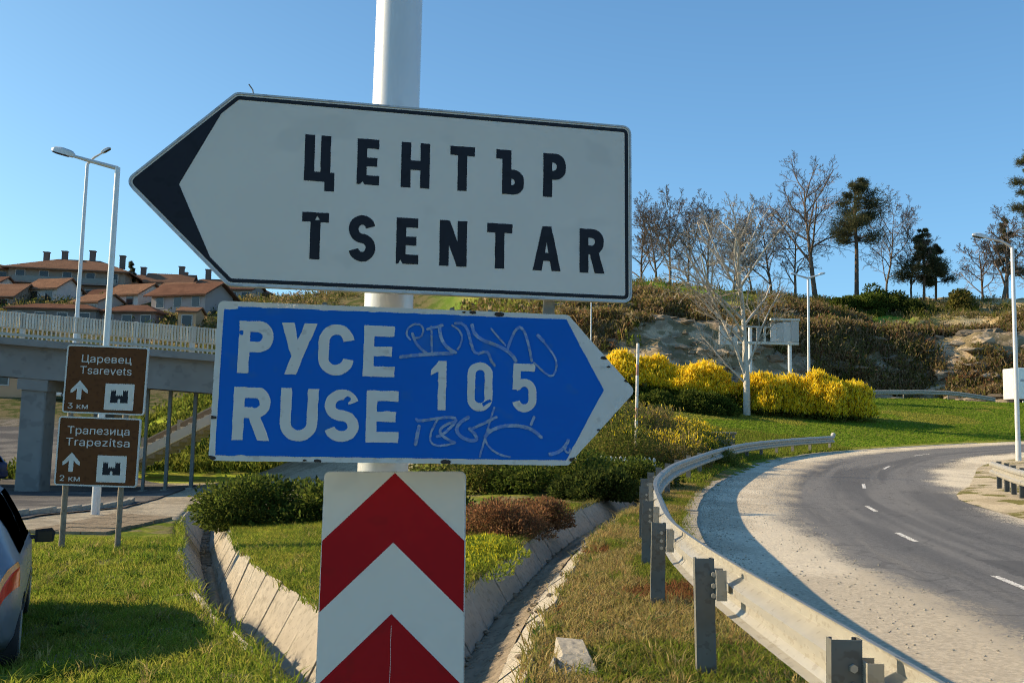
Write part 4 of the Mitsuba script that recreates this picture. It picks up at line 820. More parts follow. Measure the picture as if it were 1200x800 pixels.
# far guard rail of the upper road
_ur = densify([(29, 74.4), (36, 74.7), (42, 74.8)], .5); _us = np.r_[0, np.cumsum(np.linalg.norm(np.diff(_ur, axis=0), axis=1))]
guard_rail('guard_rail', lambda s: np.stack([np.interp(s, _us, _ur[:, 0]), np.interp(s, _us, _ur[:, 1])], 1), lambda x, y: ground(x, y), 0.2, 11.6, 3.8, 'far bluish guard rail of the upper road at the foot of the rocky hill', cap=False)

# ------------------------------------------------------------------ cars
from scipy.interpolate import PchipInterpolator
def car(key, label, x, y, z, heading, colour, detail=True, L=4.15, Wd=1.72, Hh=1.46, group=None, mz=.97):
    t = thing(key, label, 'car', group)
    #            s: 0 = tail .. L = nose ;      belt height, roof height, half width belt, half width roof, sill
    K = np.array([(0.00, .62, .63, .66, .60, .42), (.04, .86, .88, .74, .64, .34), (.12, .93, .98, .79, .62, .30), (.30, .95, 1.25, .83, .60, .26), (.62, .955, 1.41, .855, .585, .20), (1.2, .95, Hh, .86, .60, .18), (1.9, .94, Hh, .86, .61, .18),
                  (2.45, .92, Hh - .05, .86, .60, .18), (2.95, .90, 1.16, .855, .62, .18), (3.22, .885, .93, .845, .70, .18), (3.7, .80, .83, .82, .70, .18), (4.02, .68, .70, .74, .62, .20), (4.15, .50, .52, .62, .5, .26)])
    K[:, 0] *= L / 4.15; fs = [PchipInterpolator(K[:, 0], K[:, k]) for k in range(1, 6)]; wk = Wd / 1.72
    def sec(s, off=0.0):
        b, r, wb, wr, si = [f(s) for f in fs]; wb, wr = wb * wk, wr * wk
        p = np.array([(wb * .90, si), (wb * .975, si + .12), (wb * 1.005, si + (b - si) * .45), (wb * 1.0, si + (b - si) * .62), (wb * .985, b - .04), (wb * .955, b), (wb * .955 + (wr - wb * .955) * .5, b + (r - b) * .5), (wr, b + (r - b) * .88), (wr * .88, b + (r - b) * .985), (wr * .5, r + .012), (0, r + .018)])
        if off:
            tg = np.gradient(p, axis=0); nn = np.stack([tg[:, 1], -tg[:, 0]], 1); nn /= np.linalg.norm(nn, axis=1, keepdims=True); p = p + nn * off
        return p
    Rz = rotz(heading); P = lambda m: move(m, Rz, (x, y, z))          # local +y is forward, x to the right
    S = np.unique(np.r_[np.linspace(0, L, 60), K[:, 0]]); V = []
    for s in S:
        q = sec(s); full = np.vstack([q, (q * [-1, 1])[-2::-1]]); V.append(np.c_[full[:, 0], np.full(len(full), s), full[:, 1]])
    V = np.array(V); n, m_ = V.shape[:2]; i, j = np.meshgrid(np.arange(n - 1), np.arange(m_), indexing='ij'); k = (j + 1) % m_
    q = np.stack([i * m_ + j, i * m_ + k, (i + 1) * m_ + k, (i + 1) * m_ + j], -1).reshape(-1, 4); F = np.vstack([q[:, [0, 1, 2]], q[:, [0, 2, 3]]])
    cap = [[0, c, c + 1] for c in range(1, m_ - 1)]; cap += [[(n - 1) * m_ + a for a in f[::-1]] for f in cap]
    body = raw(V.reshape(-1, 3), np.vstack([F, np.array(cap)])); trimesh.repair.fix_normals(body)
    # wheel arches
    import manifold3d as m3
    try:
        mf = m3.Manifold(m3.Mesh(body.vertices.astype(np.float32), body.faces.astype(np.uint32)))
        for wy in (.72 * L / 4.15, 3.30 * L / 4.15):
            for sx in (-1, 1):
                cyl = m3.Manifold.cylinder(.42, .345, .345, 32).rotate([0, 90, 0]).translate([.50 if sx > 0 else -.92, wy, .31]); mf = mf - cyl
        mm = mf.to_mesh(); b2 = raw(mm.vert_properties[:, :3], mm.tri_verts)
        if len(b2.faces) > 200: body = b2
    except Exception: pass
    g_ = P(body); g_ = trimesh.graph.smooth_shade(raw(g_.vertices, g_.faces), angle=math.radians(40), facet_minarea=None)
    put(t + '__body', ply(g_, 'paint', True, color=vc(g_, colour)))
    def patch(s0, s1, u0, u1, off, side, mat, nm, n=14, par=t, col=None):
        """glass or trim following the body between stations s0..s1 and section indices u0..u1 (fractional)"""
        rows = []
        for s in np.linspace(s0, s1, n):
            q = sec(s, off); us = np.linspace(u0, u1, 7); rows.append(np.c_[np.interp(us, range(len(q)), q[:, 0]) * side, np.full(7, s), np.interp(us, range(len(q)), q[:, 1])])
        W = np.array(rows); a, b = W.shape[:2]; i, j = np.meshgrid(np.arange(a - 1), np.arange(b - 1), indexing='ij'); c = i * b + j
        F = np.vstack([np.stack([c, c + 1, c + b + 1], -1).reshape(-1, 3), np.stack([c, c + b + 1, c + b], -1).reshape(-1, 3)])
        m = raw(W.reshape(-1, 3), F)
        return put(par + '__' + nm, ply(P(m), mat, True, color=None if col is None else vc(m, col)))
    f = L / 4.15
    for sd in (1, -1):
        patch(.62 * f, 1.42 * f, 5.1, 7.2, .006, sd, 'car_glass', 'side_window'); patch(1.50 * f, 2.52 * f, 5.1, 7.2, .006, sd, 'car_glass', 'side_window')
        patch(2.56 * f, 2.98 * f, 5.15, 6.6, .006, sd, 'car_glass', 'quarter_window')
        k = patch(.015 * f, .34 * f, 4.15, 4.95, .010, sd, 'lens_orange', 'tail_light'); patch(.01 * f, .30 * f, 3.35, 4.15, .010, sd, 'lens_red', 'brake_light', par=k)
        patch(3.72 * f, 4.08 * f, 3.3, 5.2, .008, sd, 'window_pane', 'headlight')
        patch(.55 * f, 3.3 * f, 2.35, 2.62, .012, sd, 'plastic_black', 'side_strip')
    for sd in (1, -1):
        for s_ in (1.46, 2.55): patch((s_ - .006) * f, (s_ + .006) * f, .8, 4.95, .002, sd, 'rubber', 'door_seam', 3)
        patch(1.36 * f, 1.44 * f, 4.25, 4.45, .03, sd, 'paint', 'door_handle', 4, col=colour); patch(2.40 * f, 2.50 * f, 4.25, 4.45, .03, sd, 'paint', 'door_handle', 4, col=colour)
    for sd in (1, -1):
        patch(.10 * f, .60 * f, 8.0, 10, .006, sd, 'car_glass', 'rear_window'); patch(2.58 * f, 3.12 * f, 8.0, 10, .006, sd, 'car_glass', 'windscreen')
    m = bx((-.72 * wk, -.05, .36), (.72 * wk, .06, .58), .02); put(t + '__bumper', ply(P(m), 'paint', False, color=vc(m, colour)))
    m = bx((-.26, -.062, .66), (.26, .03, .77)); put(t + '__number_plate', ply(P(m), 'plain', False, color=vc(m, (.6, .6, .58))))
    for wy in (.72 * f, 3.30 * f):
        for sx in (-1, 1):
            a = np.array([(.0, -.09), (.20, -.09), (.215, -.105), (.295, -.10), (.31, -.06), (.31, .06), (.295, .10), (.20, .105), (.0, .08)])
            w_ = trimesh.creation.revolve(a, sections=36); w_.apply_transform(trimesh.transformations.rotation_matrix(math.pi / 2, [0, 1, 0])); w_.apply_translation((sx * .745 * wk, wy, .31)); k = add(t + '__wheel', P(w_), 'rubber', 35)
            h_ = trimesh.creation.cylinder(.19, .02, sections=24); h_.apply_transform(trimesh.transformations.rotation_matrix(math.pi / 2, [0, 1, 0])); h_.apply_translation((sx * (.745 * wk + .10), wy, .31)); add(k + '__rim', P(h_), 'galvanised')
    for sx in (1, -1):
        m = trimesh.convex.convex_hull(np.array([(sx * (.845 * wk + a), 2.62 * f + b, mz + c_) for a, b, c_ in ((.03, 0, -.06), (.03, 0, .07), (.20, -.02, -.055), (.215, -.02, .04), (.18, -.02, .085), (.06, .12, -.03), (.06, .12, .05), (.17, .10, -.03), (.17, .10, .05))])); k = add(t + '__mirror', P(m), 'plastic_black')
        m = bx((sx * (.845 * wk + .055), 2.592 * f, mz - .045), (sx * (.845 * wk + .185), 2.596 * f, mz + .05)); add(k + '__mirror_glass', P(m), 'window_pane')
        m = tube([[sx * .82 * wk, 2.66 * f, mz - .01], [sx * (.845 * wk + .07), 2.66 * f, mz]], .022, 6); add(k + '__stalk', P(m), 'plastic_black')
    return t
CX, CY, CH = -4.53, 6.66, math.radians(26.5)
car('parked_car', 'silver hatchback parked on the grass with its tail light and mirror showing', CX, CY, -0.50, CH, (.17, .195, .24), L=3.75, Hh=1.48, mz=.90)
car('parked_car', 'dark blue car standing in the shade under the bridge', -21.0, 36.5, float(ground(-21, 36.5)) + .04, math.radians(75), (.03, .06, .20))
car('parked_car', 'small white car far beyond the bridge, seen between column and brown sign', -43.1, 88.2, float(ground(-45.0, 88.4)) + .25, math.radians(80), (.80, .80, .80), Hh=1.7)
# ------------------------------------------------------------------ vegetation
def leaves(C, nrm, size, aspect, r, bend=0.0):
    """leaf blades at points C pointing along nrm: each a pointed diamond of two triangles"""
    n = len(C); d = nrm / (np.linalg.norm(nrm, axis=1, keepdims=True) + 1e-9)
    s = np.cross(d, r.normal(0, 1, (n, 3))); s /= np.linalg.norm(s, axis=1, keepdims=True) + 1e-9
    L = size * r.uniform(.6, 1.3, (n, 1)); Wd = L * aspect
    a, b, c, e = C, C + d * L * .5 + s * Wd * .5, C + d * L, C + d * L * .5 - s * Wd * .5
    V = np.stack([a, b, c, e], 1).reshape(-1, 3); o = np.arange(n)[:, None] * 4
    return V, np.vstack([o + [0, 1, 2], o + [0, 2, 3]])
def leafmesh(C, D, size, aspect, cols, r, key, mat='leaf', kind=None):
    V, F = leaves(C, D, size, aspect, r)
    k = put(key, ply(raw(V, F), mat, False, color=np.repeat(np.clip(cols, 0, 1), 4, 0)))
    if kind: labels[k] = {'kind': kind}
    return k
def palette(n, cs, r, jit=.22):
    cs = np.array(cs); i = r.integers(0, len(cs), n); j = r.integers(0, len(cs), n); t = r.uniform(0, 1, (n, 1))
    return (cs[i] * (1 - t) + cs[j] * t) * r.uniform(1 - jit, 1 + jit, (n, 1))
def bush(key, label, cat_, x, y, rx, ry, h, n, size, cols, seed, group=None, up=.3, aspect=.5, flower=None, clumps=14, stems=10, low=.0, gz=None):
    """leaf sprays gathered in clumps round woody stems"""
    r = np.random.default_rng(seed); t = thing(key, label, cat_, group)
    g_ = float(ground(x, y)) if gz is None else gz
    u = r.normal(0, 1, (clumps, 3)); u /= np.linalg.norm(u, axis=1, keepdims=True); u[:, 2] = np.abs(u[:, 2]) * 1.05 + low
    cc = u * r.uniform(.45, .9, (clumps, 1)) * [rx, ry, h] * [1, 1, .9] + [x, y, g_]
    gxy = ground(cc[:, 0], cc[:, 1]); cc[:, 2] += gxy - g_
    cs = r.uniform(.28, .5, clumps)
    w = cs / cs.sum(); idx = r.choice(clumps, n, p=w)
    v = r.normal(0, 1, (n, 3)); v /= np.linalg.norm(v, axis=1, keepdims=True); rad = r.uniform(.25, 1.12, (n, 1)) ** .5
    C = cc[idx] + v * rad * cs[idx][:, None] * np.array([rx, ry, h * .72]) * 0.95
    C[:, 2] = np.maximum(C[:, 2], ground(C[:, 0], C[:, 1]) + .02)
    D = v + r.normal(0, .5, (n, 3)) + [0, 0, up]
    col = palette(n, cols, r)
    leafmesh(C, D, size, aspect, col, r, t + '__foliage')
    if flower is not None:
        fn, fsize, fcols, hmin = flower
        sel = np.where((C[:, 2] - ground(C[:, 0], C[:, 1])) > hmin * h)[0]
        if len(sel):
            sel = r.choice(sel, fn); leafmesh(C[sel] + r.normal(0, .5, (fn, 3)) * fsize, r.normal(0, .8, (fn, 3)) + [0, 0, up * 4.0], fsize * 1.25, .30, palette(fn, fcols, r, .15), r, t + '__blossom')
    ps, rs = [], []
    for q in range(stems):
        e = cc[q % clumps] ; b = np.array([x + r.normal(0, .12) * rx, y + r.normal(0, .12) * ry, 0]); b[2] = float(ground(b[0], b[1])) - .05
        mid = (b + e) / 2 + r.normal(0, .05, 3) * rx; ps.append(np.array([b, mid, e])); rs.append(np.array([.02, .014, .006]) * max(h, .5))
    m = tubes(ps, rs, 4); put(t + '__stem', ply(m, 'bark', False, color=vc(m, (.12, .085, .055))))
    return t
GREEN = [(.09, .135, .022), (.13, .18, .03), (.17, .19, .035), (.06, .09, .018)]
DARK = [(.045, .07, .018), (.065, .095, .022), (.09, .11, .025), (.04, .055, .018)]
OLIVE = [(.17, .175, .04), (.21, .19, .055), (.12, .145, .035), (.25, .20, .07)]
BROWN = [(.26, .12, .06), (.20, .095, .05), (.31, .17, .085), (.15, .10, .045)]
TAN = [(.34, .25, .15), (.28, .20, .115), (.42, .33, .20), (.22, .16, .09)]
YEL = [(.90, .68, .025), (.94, .76, .05), (.86, .60, .02), (.92, .76, .12)]
# bush behind the blue sign, above the head of the left ditch
bush('green_bush', 'dark green bush at the head of the ditch, left of the striped board', 'bush', -4.75, 17.6, 1.5, 1.1, 1.15, 14000, .085, GREEN + DARK, 31, clumps=22)
bush('green_bush', 'low green bush beside the striped board, right of the ditch head', 'bush', -2.95, 17.2, 1.25, 1.0, 1.0, 11000, .085, DARK + GREEN, 32, clumps=18)
bush('green_bush', 'rounded olive bush touching the left edge of the striped board', 'bush', -1.6, 17.4, 1.0, .9, 1.1, 8000, .085, OLIVE + DARK, 33, clumps=16)
bush('rust_bush', 'red-brown dry shrub to the right of the striped board', 'shrub', -.15, 13.6, .85, .7, .62, 12000, .055, BROWN, 34, clumps=22, up=.7, aspect=.35)
bush('rust_bush', 'red-brown shrub overhanging the ditch wall', 'shrub', .55, 14.6, .62, .6, .55, 8000, .055, BROWN + [(.10, .08, .03)], 35, clumps=16, up=.7, aspect=.35)
bush('rust_bush', 'faded reddish patch of weeds on the lawn left of the striped board', 'shrub', -1.35, 12.6, .6, .5, .26, 3500, .05, BROWN + GREEN, 36, up=.9, aspect=.3, clumps=12)
for n, (x, y, rx, h, cols, lb) in enumerate(((1.3, 21.6, 1.5, 1.2, GREEN + DARK, 'green hedge bush just right of the striped board under the blue sign'), (-.6, 22.6, 1.4, 1.25, OLIVE + GREEN, 'olive hedge bush half hidden behind the striped board'), (3.0, 24.0, 1.4, 1.15, DARK + GREEN, 'dark hedge bush below the tip of the blue sign'),
                                            (2.0, 20.2, .9, .75, DARK, 'small dark bush at the edge of the ditch under the blue sign'))):
    bush('hedge_bush', lb, 'bush', x, y, rx, rx * .8, h, 12000, .09, cols, 40 + n, clumps=20)
for n, (x, y, rx, h, cols, lb) in enumerate(((3.6, 29.4, 1.6, 1.7, OLIVE + GREEN, 'olive shrub right of the blue arrow tip, behind the white pole'), (5.6, 30.6, 1.6, 1.25, OLIVE + TAN[:1], 'dry olive shrub to the right of the white pole'), (7.0, 32.4, 1.5, 1.0, GREEN + OLIVE, 'low green shrub near the bend of the guard rail'),
                                            (4.9, 33.5, 1.9, 1.8, OLIVE + TAN[:2], 'tall dry shrub left of the small yellow bush'), (2.4, 33.0, 1.9, 2.0, OLIVE + DARK, 'tall olive shrub hidden behind the blue arrow tip'), (7.6, 36.2, 1.5, 1.3, OLIVE + GREEN, 'low shrub beside the dark utility box'))):
    bush('verge_shrub', lb, 'shrub', x, y, rx, rx * .8, h, 11000, .10, cols, 50 + n, clumps=24, up=.8, aspect=.3, flower=((420 if n in (1, 2, 5) else 120), .09, YEL, .55))
bush('yellow_bush', 'small yellow flowering bush on the lawn above the utility box', 'bush', 8.6, 42.5, 1.1, .8, 1.0, 3000, .12, OLIVE, 61, flower=(8000, .12, YEL, .1), up=.8)
bush('yellow_bush', 'sparse yellow flowering bush among the dry shrubs', 'bush', 6.2, 38.5, 1.6, 1.0, 1.3, 4500, .12, OLIVE + TAN, 62, flower=(1500, .12, [(.5, .36, .05), (.6, .45, .05)], .35), up=.8)
# two long rows of yellow-flowering bushes on the lawn
for n, x in enumerate((8.2, 10.0, 11.9, 13.8)):
    bush('forsythia', ('leftmost yellow bush of the row left of the white tree, partly behind the blue tip', 'second yellow bush of the row left of the white tree', 'third yellow bush of the row left of the white tree', 'yellow bush touching the white tree on its left')[n], 'flowering bush', x, 61.5 + .3 * (n % 2), 2.2, 1.6, 3.05, 9000, .20, GREEN, 70 + n, 'yellow bushes on the lawn', up=.6, flower=(42000, .19, YEL, .40), clumps=40)
for n, x in enumerate((17.6, 19.5, 21.4, 23.2)):
    bush('forsythia', ('yellow bush touching the white tree on its right', 'second yellow bush right of the white tree', 'third yellow bush right of the white tree', 'rightmost yellow bush, free at its outer end')[n], 'flowering bush', x, 61.0 + .4 * (n % 2), 2.0, 1.6, (2.8, 2.9, 3.05, 2.6)[n], 8000, .20, OLIVE + GREEN, 80 + n, 'yellow bushes on the lawn', up=.8, flower=(42000, .19, YEL, .16), clumps=40)
for n, x in enumerate((9.6, 11.8, 13.4)):
    bush('hedge_bush', ('first', 'second', 'third')[n] + ' low dark green bush in front of the yellow row left of the white tree', 'bush', x, 58.6, 1.6, 1.0, 1.45, 9000, .16, GREEN + DARK, 90 + n, clumps=18)

# ---- trees
def grow(r, base, d, L, rad, depth, spec, out, lvl=0):
    n = 6 if lvl == 0 else (5 if lvl < 2 else 3)
    p = [np.array(base, float)]; dd = np.array(d, float)
    for k in range(n - 1):
        dd = dd + r.normal(0, spec['wob'] * (1 if lvl else .35), 3) + np.array([0, 0, spec['up'] * (1 if lvl else .5)]); dd /= np.linalg.norm(dd)
        p.append(p[-1] + dd * L / (n - 1))
    p = np.array(p); tip = spec['tip'] if lvl == depth else rad * (.14 if lvl == 0 else .42)
    out[min(lvl, len(out) - 1)].append((p, np.linspace(rad, tip, n)))
    if lvl >= depth: return
    m = spec['kids'][lvl]; t0 = spec['t0'][lvl]
    for k in range(m):
        t = t0 + (1 - t0) * (k + r.uniform(.2, .8)) / m; i = min(int(t * (n - 1)), n - 2); fr = t * (n - 1) - i
        q = p[i] * (1 - fr) + p[i + 1] * fr; ax = p[i + 1] - p[i]; ax /= np.linalg.norm(ax)
        ph = k * 2.4 + r.uniform(-.5, .5) + lvl; s = np.cross(ax, [.3, .2, .9]); s /= np.linalg.norm(s); s2 = np.cross(ax, s)
        an = math.radians(spec['ang'][lvl] + r.normal(0, 9)); nd = ax * math.cos(an) + (s * math.cos(ph) + s2 * math.sin(ph)) * math.sin(an)
        fall = 1 - .55 * (t - t0) / (1 - t0)
        grow(r, q, nd, L * spec['len'][lvl] * fall * r.uniform(.75, 1.2), max(rad * (1 - .58 * t) * .55, spec['tip']), depth, spec, out, lvl + 1)
BARE = dict(wob=.19, up=.07, kids=(12, 8, 6, 4), t0=(.32, .2, .2, .2), ang=(46, 42, 40, 38), len=(.62, .55, .52, .5), tip=.018)
def bare_tree(label, x, y, h, rad, seed, cols, spec=None, depth=4, key='bare_tree', group=None, lean=(0, 0), gz=None, extra=()):
    r = np.random.default_rng(seed); sp = {**BARE, **(spec or {})}; out = [[], [], [], [], []]
    g_ = (float(ground(x, y)) if gz is None else gz) - .2
    d = np.array([lean[0], lean[1], 1.0]); d /= np.linalg.norm(d)
    grow(r, (x, y, g_), d, h * .86, rad, depth, sp, out)
    for te, de, le, re in extra:
        tp = out[0][0][0]; q = np.array([np.interp(te * 5, range(6), tp[:, c]) for c in range(3)]); de = np.array(de) / np.linalg.norm(de); grow(r, q, de, le, re, depth, sp, out, 1)
    t = thing(key, label, 'tree', group)
    m = tubes([q for q, _ in out[0]], [w for _, w in out[0]], 9); c = np.array(cols[0]) * (0.75 + .5 * nz(m.vertices[:, 0], m.vertices[:, 2], 2.3, seed))[:, None]; put(t + '__trunk', ply(m, 'bark', True, color=c))
    big = [q for l in (1,) for q in out[l]]
    m = tubes([q for q, _ in big], [w for _, w in big], 6); put(t + '__bough', ply(m, 'bark', True, color=vc(m, cols[1])))
    tw = [q for l in (2, 3, 4) for q in out[l]]
    m = tubes([q for q, _ in tw], [w for _, w in tw], 3); put(t + '__crown', ply(m, 'bark', False, color=vc(m, cols[2])))
    return t
PALE = ((.55, .52, .45), (.50, .465, .40), (.40, .355, .295))
GREY = ((.16, .135, .11), (.16, .13, .105), (.19, .155, .13))
WARM = ((.14, .11, .085), (.16, .125, .10), (.22, .165, .125))
bare_tree('tall white-barked bare tree between the two rows of yellow bushes', 15.95, 60, 15.4, .26, 7, PALE, dict(kids=(15, 8, 6, 4), t0=(.36, .15, .12, .15), ang=(44, 40, 38, 40), len=(.50, .55, .5, .5), tip=.012, wob=.16, up=.11), key='white_tree', extra=[(.20, (-.42, .1, .9), 9.6, .13), (.25, (.45, -.05, .88), 6.0, .09), (.17, (-.75, -.1, .65), 4.6, .07)])
RIDGE = [(16.5, 11.0, 101, 'nearest the white sign, on the hilltop', .2, WARM), (20.0, 12.5, 102, 'second along the hilltop from the white sign', .22, GREY), (24.5, 12.0, 103, 'third along the hilltop from the white sign', .2, GREY), (28.0, 10.0, 104, 'behind the crown of the white-barked tree', .2, GREY),
         (38.6, 17.5, 105, 'tallest of all, with a forked trunk on the ridge', .36, WARM), (36.0, 10.5, 106, 'short one at the foot of the tallest tree', .2, GREY), (47.5, 12.5, 107, 'slender one to the right of the pine', .17, GREY), (33.0, 11.5, 116, 'between the white-barked tree and the tallest one', .2, WARM), (50.8, 9.0, 117, 'small one on the ridge at the saddle', .15, GREY),
         (18.2, 10.5, 118, 'low and close behind the first two along the hilltop', .18, GREY), (22.3, 11.0, 119, 'twiggy one between the second and third along the hilltop', .18, WARM), (30.5, 9.5, 120, 'thin one left of the double-armed lamp', .16, GREY), (62.5, 11.0, 108, 'broad one above the sandy slope', .26, GREY), (66.5, 12.0, 109, 'rightmost one near the island lamp', .24, GREY), (60.0, 8.5, 110, 'low one left above the sandy slope', .18, WARM)]
for x, h, sd, lb, rad, cl in RIDGE:
    y = 116 + (sd % 3) * 3
    bare_tree('bare grey-brown tree ' + lb, x * y / 112, y, h * 1.12 * y / 112 * .93, rad, sd, cl, dict(tip=.022, kids=(12, 8, 6, 4), t0=((.15, .2, .2, .2) if h < 14 else (.30, .2, .2, .2))), lean=((sd % 5 - 2) * .05, 0))
def pine(label, x, y, h, rad, seed, t0, spread, cols=DARK, key='pine_tree', flat=True):
    r = np.random.default_rng(seed); t = thing(key, label, 'tree'); g_ = float(ground(x, y)) - .2
    tr = np.array([[x, y, g_], [x + .1, y, g_ + h * .4], [x - .1, y, g_ + h * .75], [x, y, g_ + h]]); m = tube(tr, np.array([rad, rad * .8, rad * .5, .05]), 9); put(t + '__trunk', ply(m, 'bark', True, color=vc(m, (.13, .095, .07))))
    ps, rs, C, D = [], [], [], []
    nb = 44 if flat else 34
    for k in range(nb):
        a = t0 + (1 - t0) * (k + r.uniform()) / nb; ph = r.uniform(0, 6.28); L = spread * ((math.sin(math.pi * (.30 + .62 * (a - t0) / (1 - t0))) * .95) if flat else ((1 - (a - t0) / (1 - t0)) ** .9 * .9 + .12)) * r.uniform(.4, 1.15)
        b = np.array([x, y, g_ + h * a]); e = b + np.array([math.cos(ph) * L, math.sin(ph) * L, L * (.14 if flat else -.06) + r.normal(0, .15 * L)])
        mid = (b + e) / 2 + [0, 0, -.08 * L]; ps.append(np.array([b, mid, e])); rs.append(np.array([.09, .06, .02]))
        n = int(900 * L / spread) + 120; s = r.uniform(.35, 1.05, (n, 1)); q = b + (e - b) * s + r.normal(0, 1, (n, 3)) * np.array([.30, .30, .27]) * L * .55 * (.5 + s * .5)
        C.append(q); D.append((e - b) / L + r.normal(0, .8, (n, 3)) + [0, 0, .5])
    m = tubes(ps, rs, 5); put(t + '__bough', ply(m, 'bark', True, color=vc(m, (.11, .08, .06))))
    C, D = np.vstack(C), np.vstack(D); leafmesh(C, D, .36, .17, palette(len(C), cols, r), r, t + '__crown')
PINE = [(.08, .10, .05), (.11, .125, .06), (.14, .13, .07), (.07, .08, .045)]
pine('tall dark pine with a flat spreading crown on the ridge', 43.8 * 116 / 112, 116, 16.3, .30, 201, .48, 3.9, PINE)
pine('small layered conifer standing alone at the saddle, taller one of two', 52.4 * 115 / 112, 115, 9.8, .18, 202, .38, 3.0, PINE, flat=False)
pine('shorter layered conifer standing close right of the lone conifer', 53.9 * 117 / 112, 117, 7.8, .16, 203, .30, 2.6, PINE, flat=False)
pine('dark conifer behind the broad bare tree above the sandy slope', 63.0 * 120 / 112, 120, 11.5, .22, 204, .30, 2.2, PINE, flat=False)
pine('tall conifer cut by the right picture edge near the island lamp', 66.8 * 110 / 112, 110, 20.5, .25, 205, .45, 2.4, PINE)
pine('dark cypress-like conifer beside the large apartment house', -61.0 * 1.05, 147, 6.5, .2, 206, .15, 1.2, PINE, flat=False)
gx_ = [(45.6, 110, 3.4, 3.0, 'dark green bush under the tall pine', DARK + GREEN), (48.5, 109, 3.2, 2.6, 'dark green bush right of the tall pine trunk', DARK), (43.0, 108, 2.6, 2.2, 'bright green bush left below the pine', GREEN), (56.0, 110, 1.6, 2.6, 'olive bush beside the lone conifers', OLIVE), (40, 107, 2.4, 1.8, 'green bush at the foot of the tallest bare tree', GREEN + DARK)]
for n, (x, y, rx, h, lb, cols) in enumerate(gx_): bush('hill_bush', lb, 'bush', x, y, rx, rx * .8, h, 7000, .30, cols, 300 + n, clumps=18)
# scrub on the slope: nobody could count it - thickets of thin twigs and dry leaves, one mass
r = np.random.default_rng(77)
def scrub(n, x0, x1, y0, y1, hgt, cols, key, label, tw=7, keep=None, sc=.09, th=.44):
    P = np.stack([r.uniform(x0, x1, n * 3), r.uniform(y0, y1, n * 3)], 1); k = nz(P[:, 0], P[:, 1], sc, 5) > th; P = P[k][:n]
    if keep is not None: P = P[keep(P)]
    z = ground(P[:, 0], P[:, 1]); m = len(P); B = np.repeat(np.c_[P, z], tw, 0); hh = np.repeat(hgt * r.uniform(.4, 1.25, m), tw)
    d = r.normal(0, .42, (m * tw, 3)); d[:, 2] = 1; d /= np.linalg.norm(d, axis=1, keepdims=True)
    B = B + r.normal(0, .35, B.shape) * [1, 1, 0]; E = B + d * hh[:, None]; s = np.cross(d, r.normal(0, 1, d.shape)); s /= np.linalg.norm(s, axis=1, keepdims=True)
    w = .045; V = np.stack([B - s * w, B + s * w, E], 1).reshape(-1, 3); F = np.arange(len(V)).reshape(-1, 3)
    pc = np.repeat(palette(m, cols, r, .3), tw, 0)
    V2, F2 = leaves(B + (E - B) * r.uniform(.3, 1, (len(B), 1)), d + r.normal(0, .7, d.shape), .36 * hgt, .45, r)
    Vt = np.vstack([V, V2]); Ft = np.vstack([F, F2 + len(V)]); put(key, ply(raw(Vt, Ft), 'leaf', False, color=np.vstack([np.repeat(pc, 3, 0), np.repeat(pc * .9, 4, 0)])))
    tag(key, label, 'scrub', kind='stuff')
scrub(15000, 2, 68, 76, 101, 1.0, TAN + TAN + BROWN[:2] + OLIVE + OLIVE, 'hillside_scrub', 'dry brown scrub covering the rocky slope', tw=9, keep=lambda P: ~((P[:, 0] > 22) & (P[:, 1] < 81)), th=.48, sc=.10)
scrub(2400, 4, 62, 95, 116, .75, GREEN + OLIVE + TAN, 'hilltop_scrub', 'green and tan scrub along the upper slope', tw=8, keep=lambda P: ~((P[:, 0] < 25) & (nz(P[:, 0], P[:, 1], .2, 9) > .40)) & ~((P[:, 0] > 36) & (P[:, 0] < 46) & (nz(P[:, 0], P[:, 1], .2, 9) > .5)))
scrub(2200, -14, 12, 60, 112, 1.6, OLIVE + TAN + GREEN, 'slope_scrub', 'olive scrub on the slope behind the signs', tw=8)
scrub(2600, -80, -22, 74, 150, 1.1, OLIVE + DARK + TAN, 'village_scrub', 'dark scrub and gardens between the houses', tw=8, keep=lambda P: ~((P[:, 0] > -60) & (P[:, 1] < 97)))
scrub(1500, -26, -7, 44, 62, .8, GREEN + [(.16, .19, .03), (.20, .21, .04)], 'bank_scrub', 'yellow-green scrub on the bank behind the bridge', tw=9, sc=.2, keep=lambda P: (P[:, 1] > 48.2) | (P[:, 0] < -20.5))
# ---- loose rock on the cliff
r = np.random.default_rng(99); ico = trimesh.creation.icosphere(1, 1.0); Vv, Ff, Cl, o = [], [], [], 0
for _ in range(600):
    x, y = r.uniform(3, 68), r.uniform(82, 99); s = r.uniform(.25, .95) ** 2.2 * 1.0
    v = ico.vertices * (1 + r.normal(0, .22, (len(ico.vertices), 1))) * s * [1.7, .8, r.uniform(.35, .7)]
    v = v @ rotz(r.uniform(-.5, .5)).T + [x, y, float(ground(x, y)) - .05 * s]; Vv.append(v); Ff.append(ico.faces + o); o += len(v)
    Cl.append(np.tile(palette(1, [(.24, .20, .15), (.30, .25, .18), (.18, .15, .11), (.34, .28, .20)], r), (len(v), 1)))
put('rock', ply(raw(np.vstack(Vv), np.vstack(Ff)), 'bark', False, color=np.vstack(Cl))); tag('rock', 'broken ochre rock sticking out of the hillside', 'rock', kind='stuff')
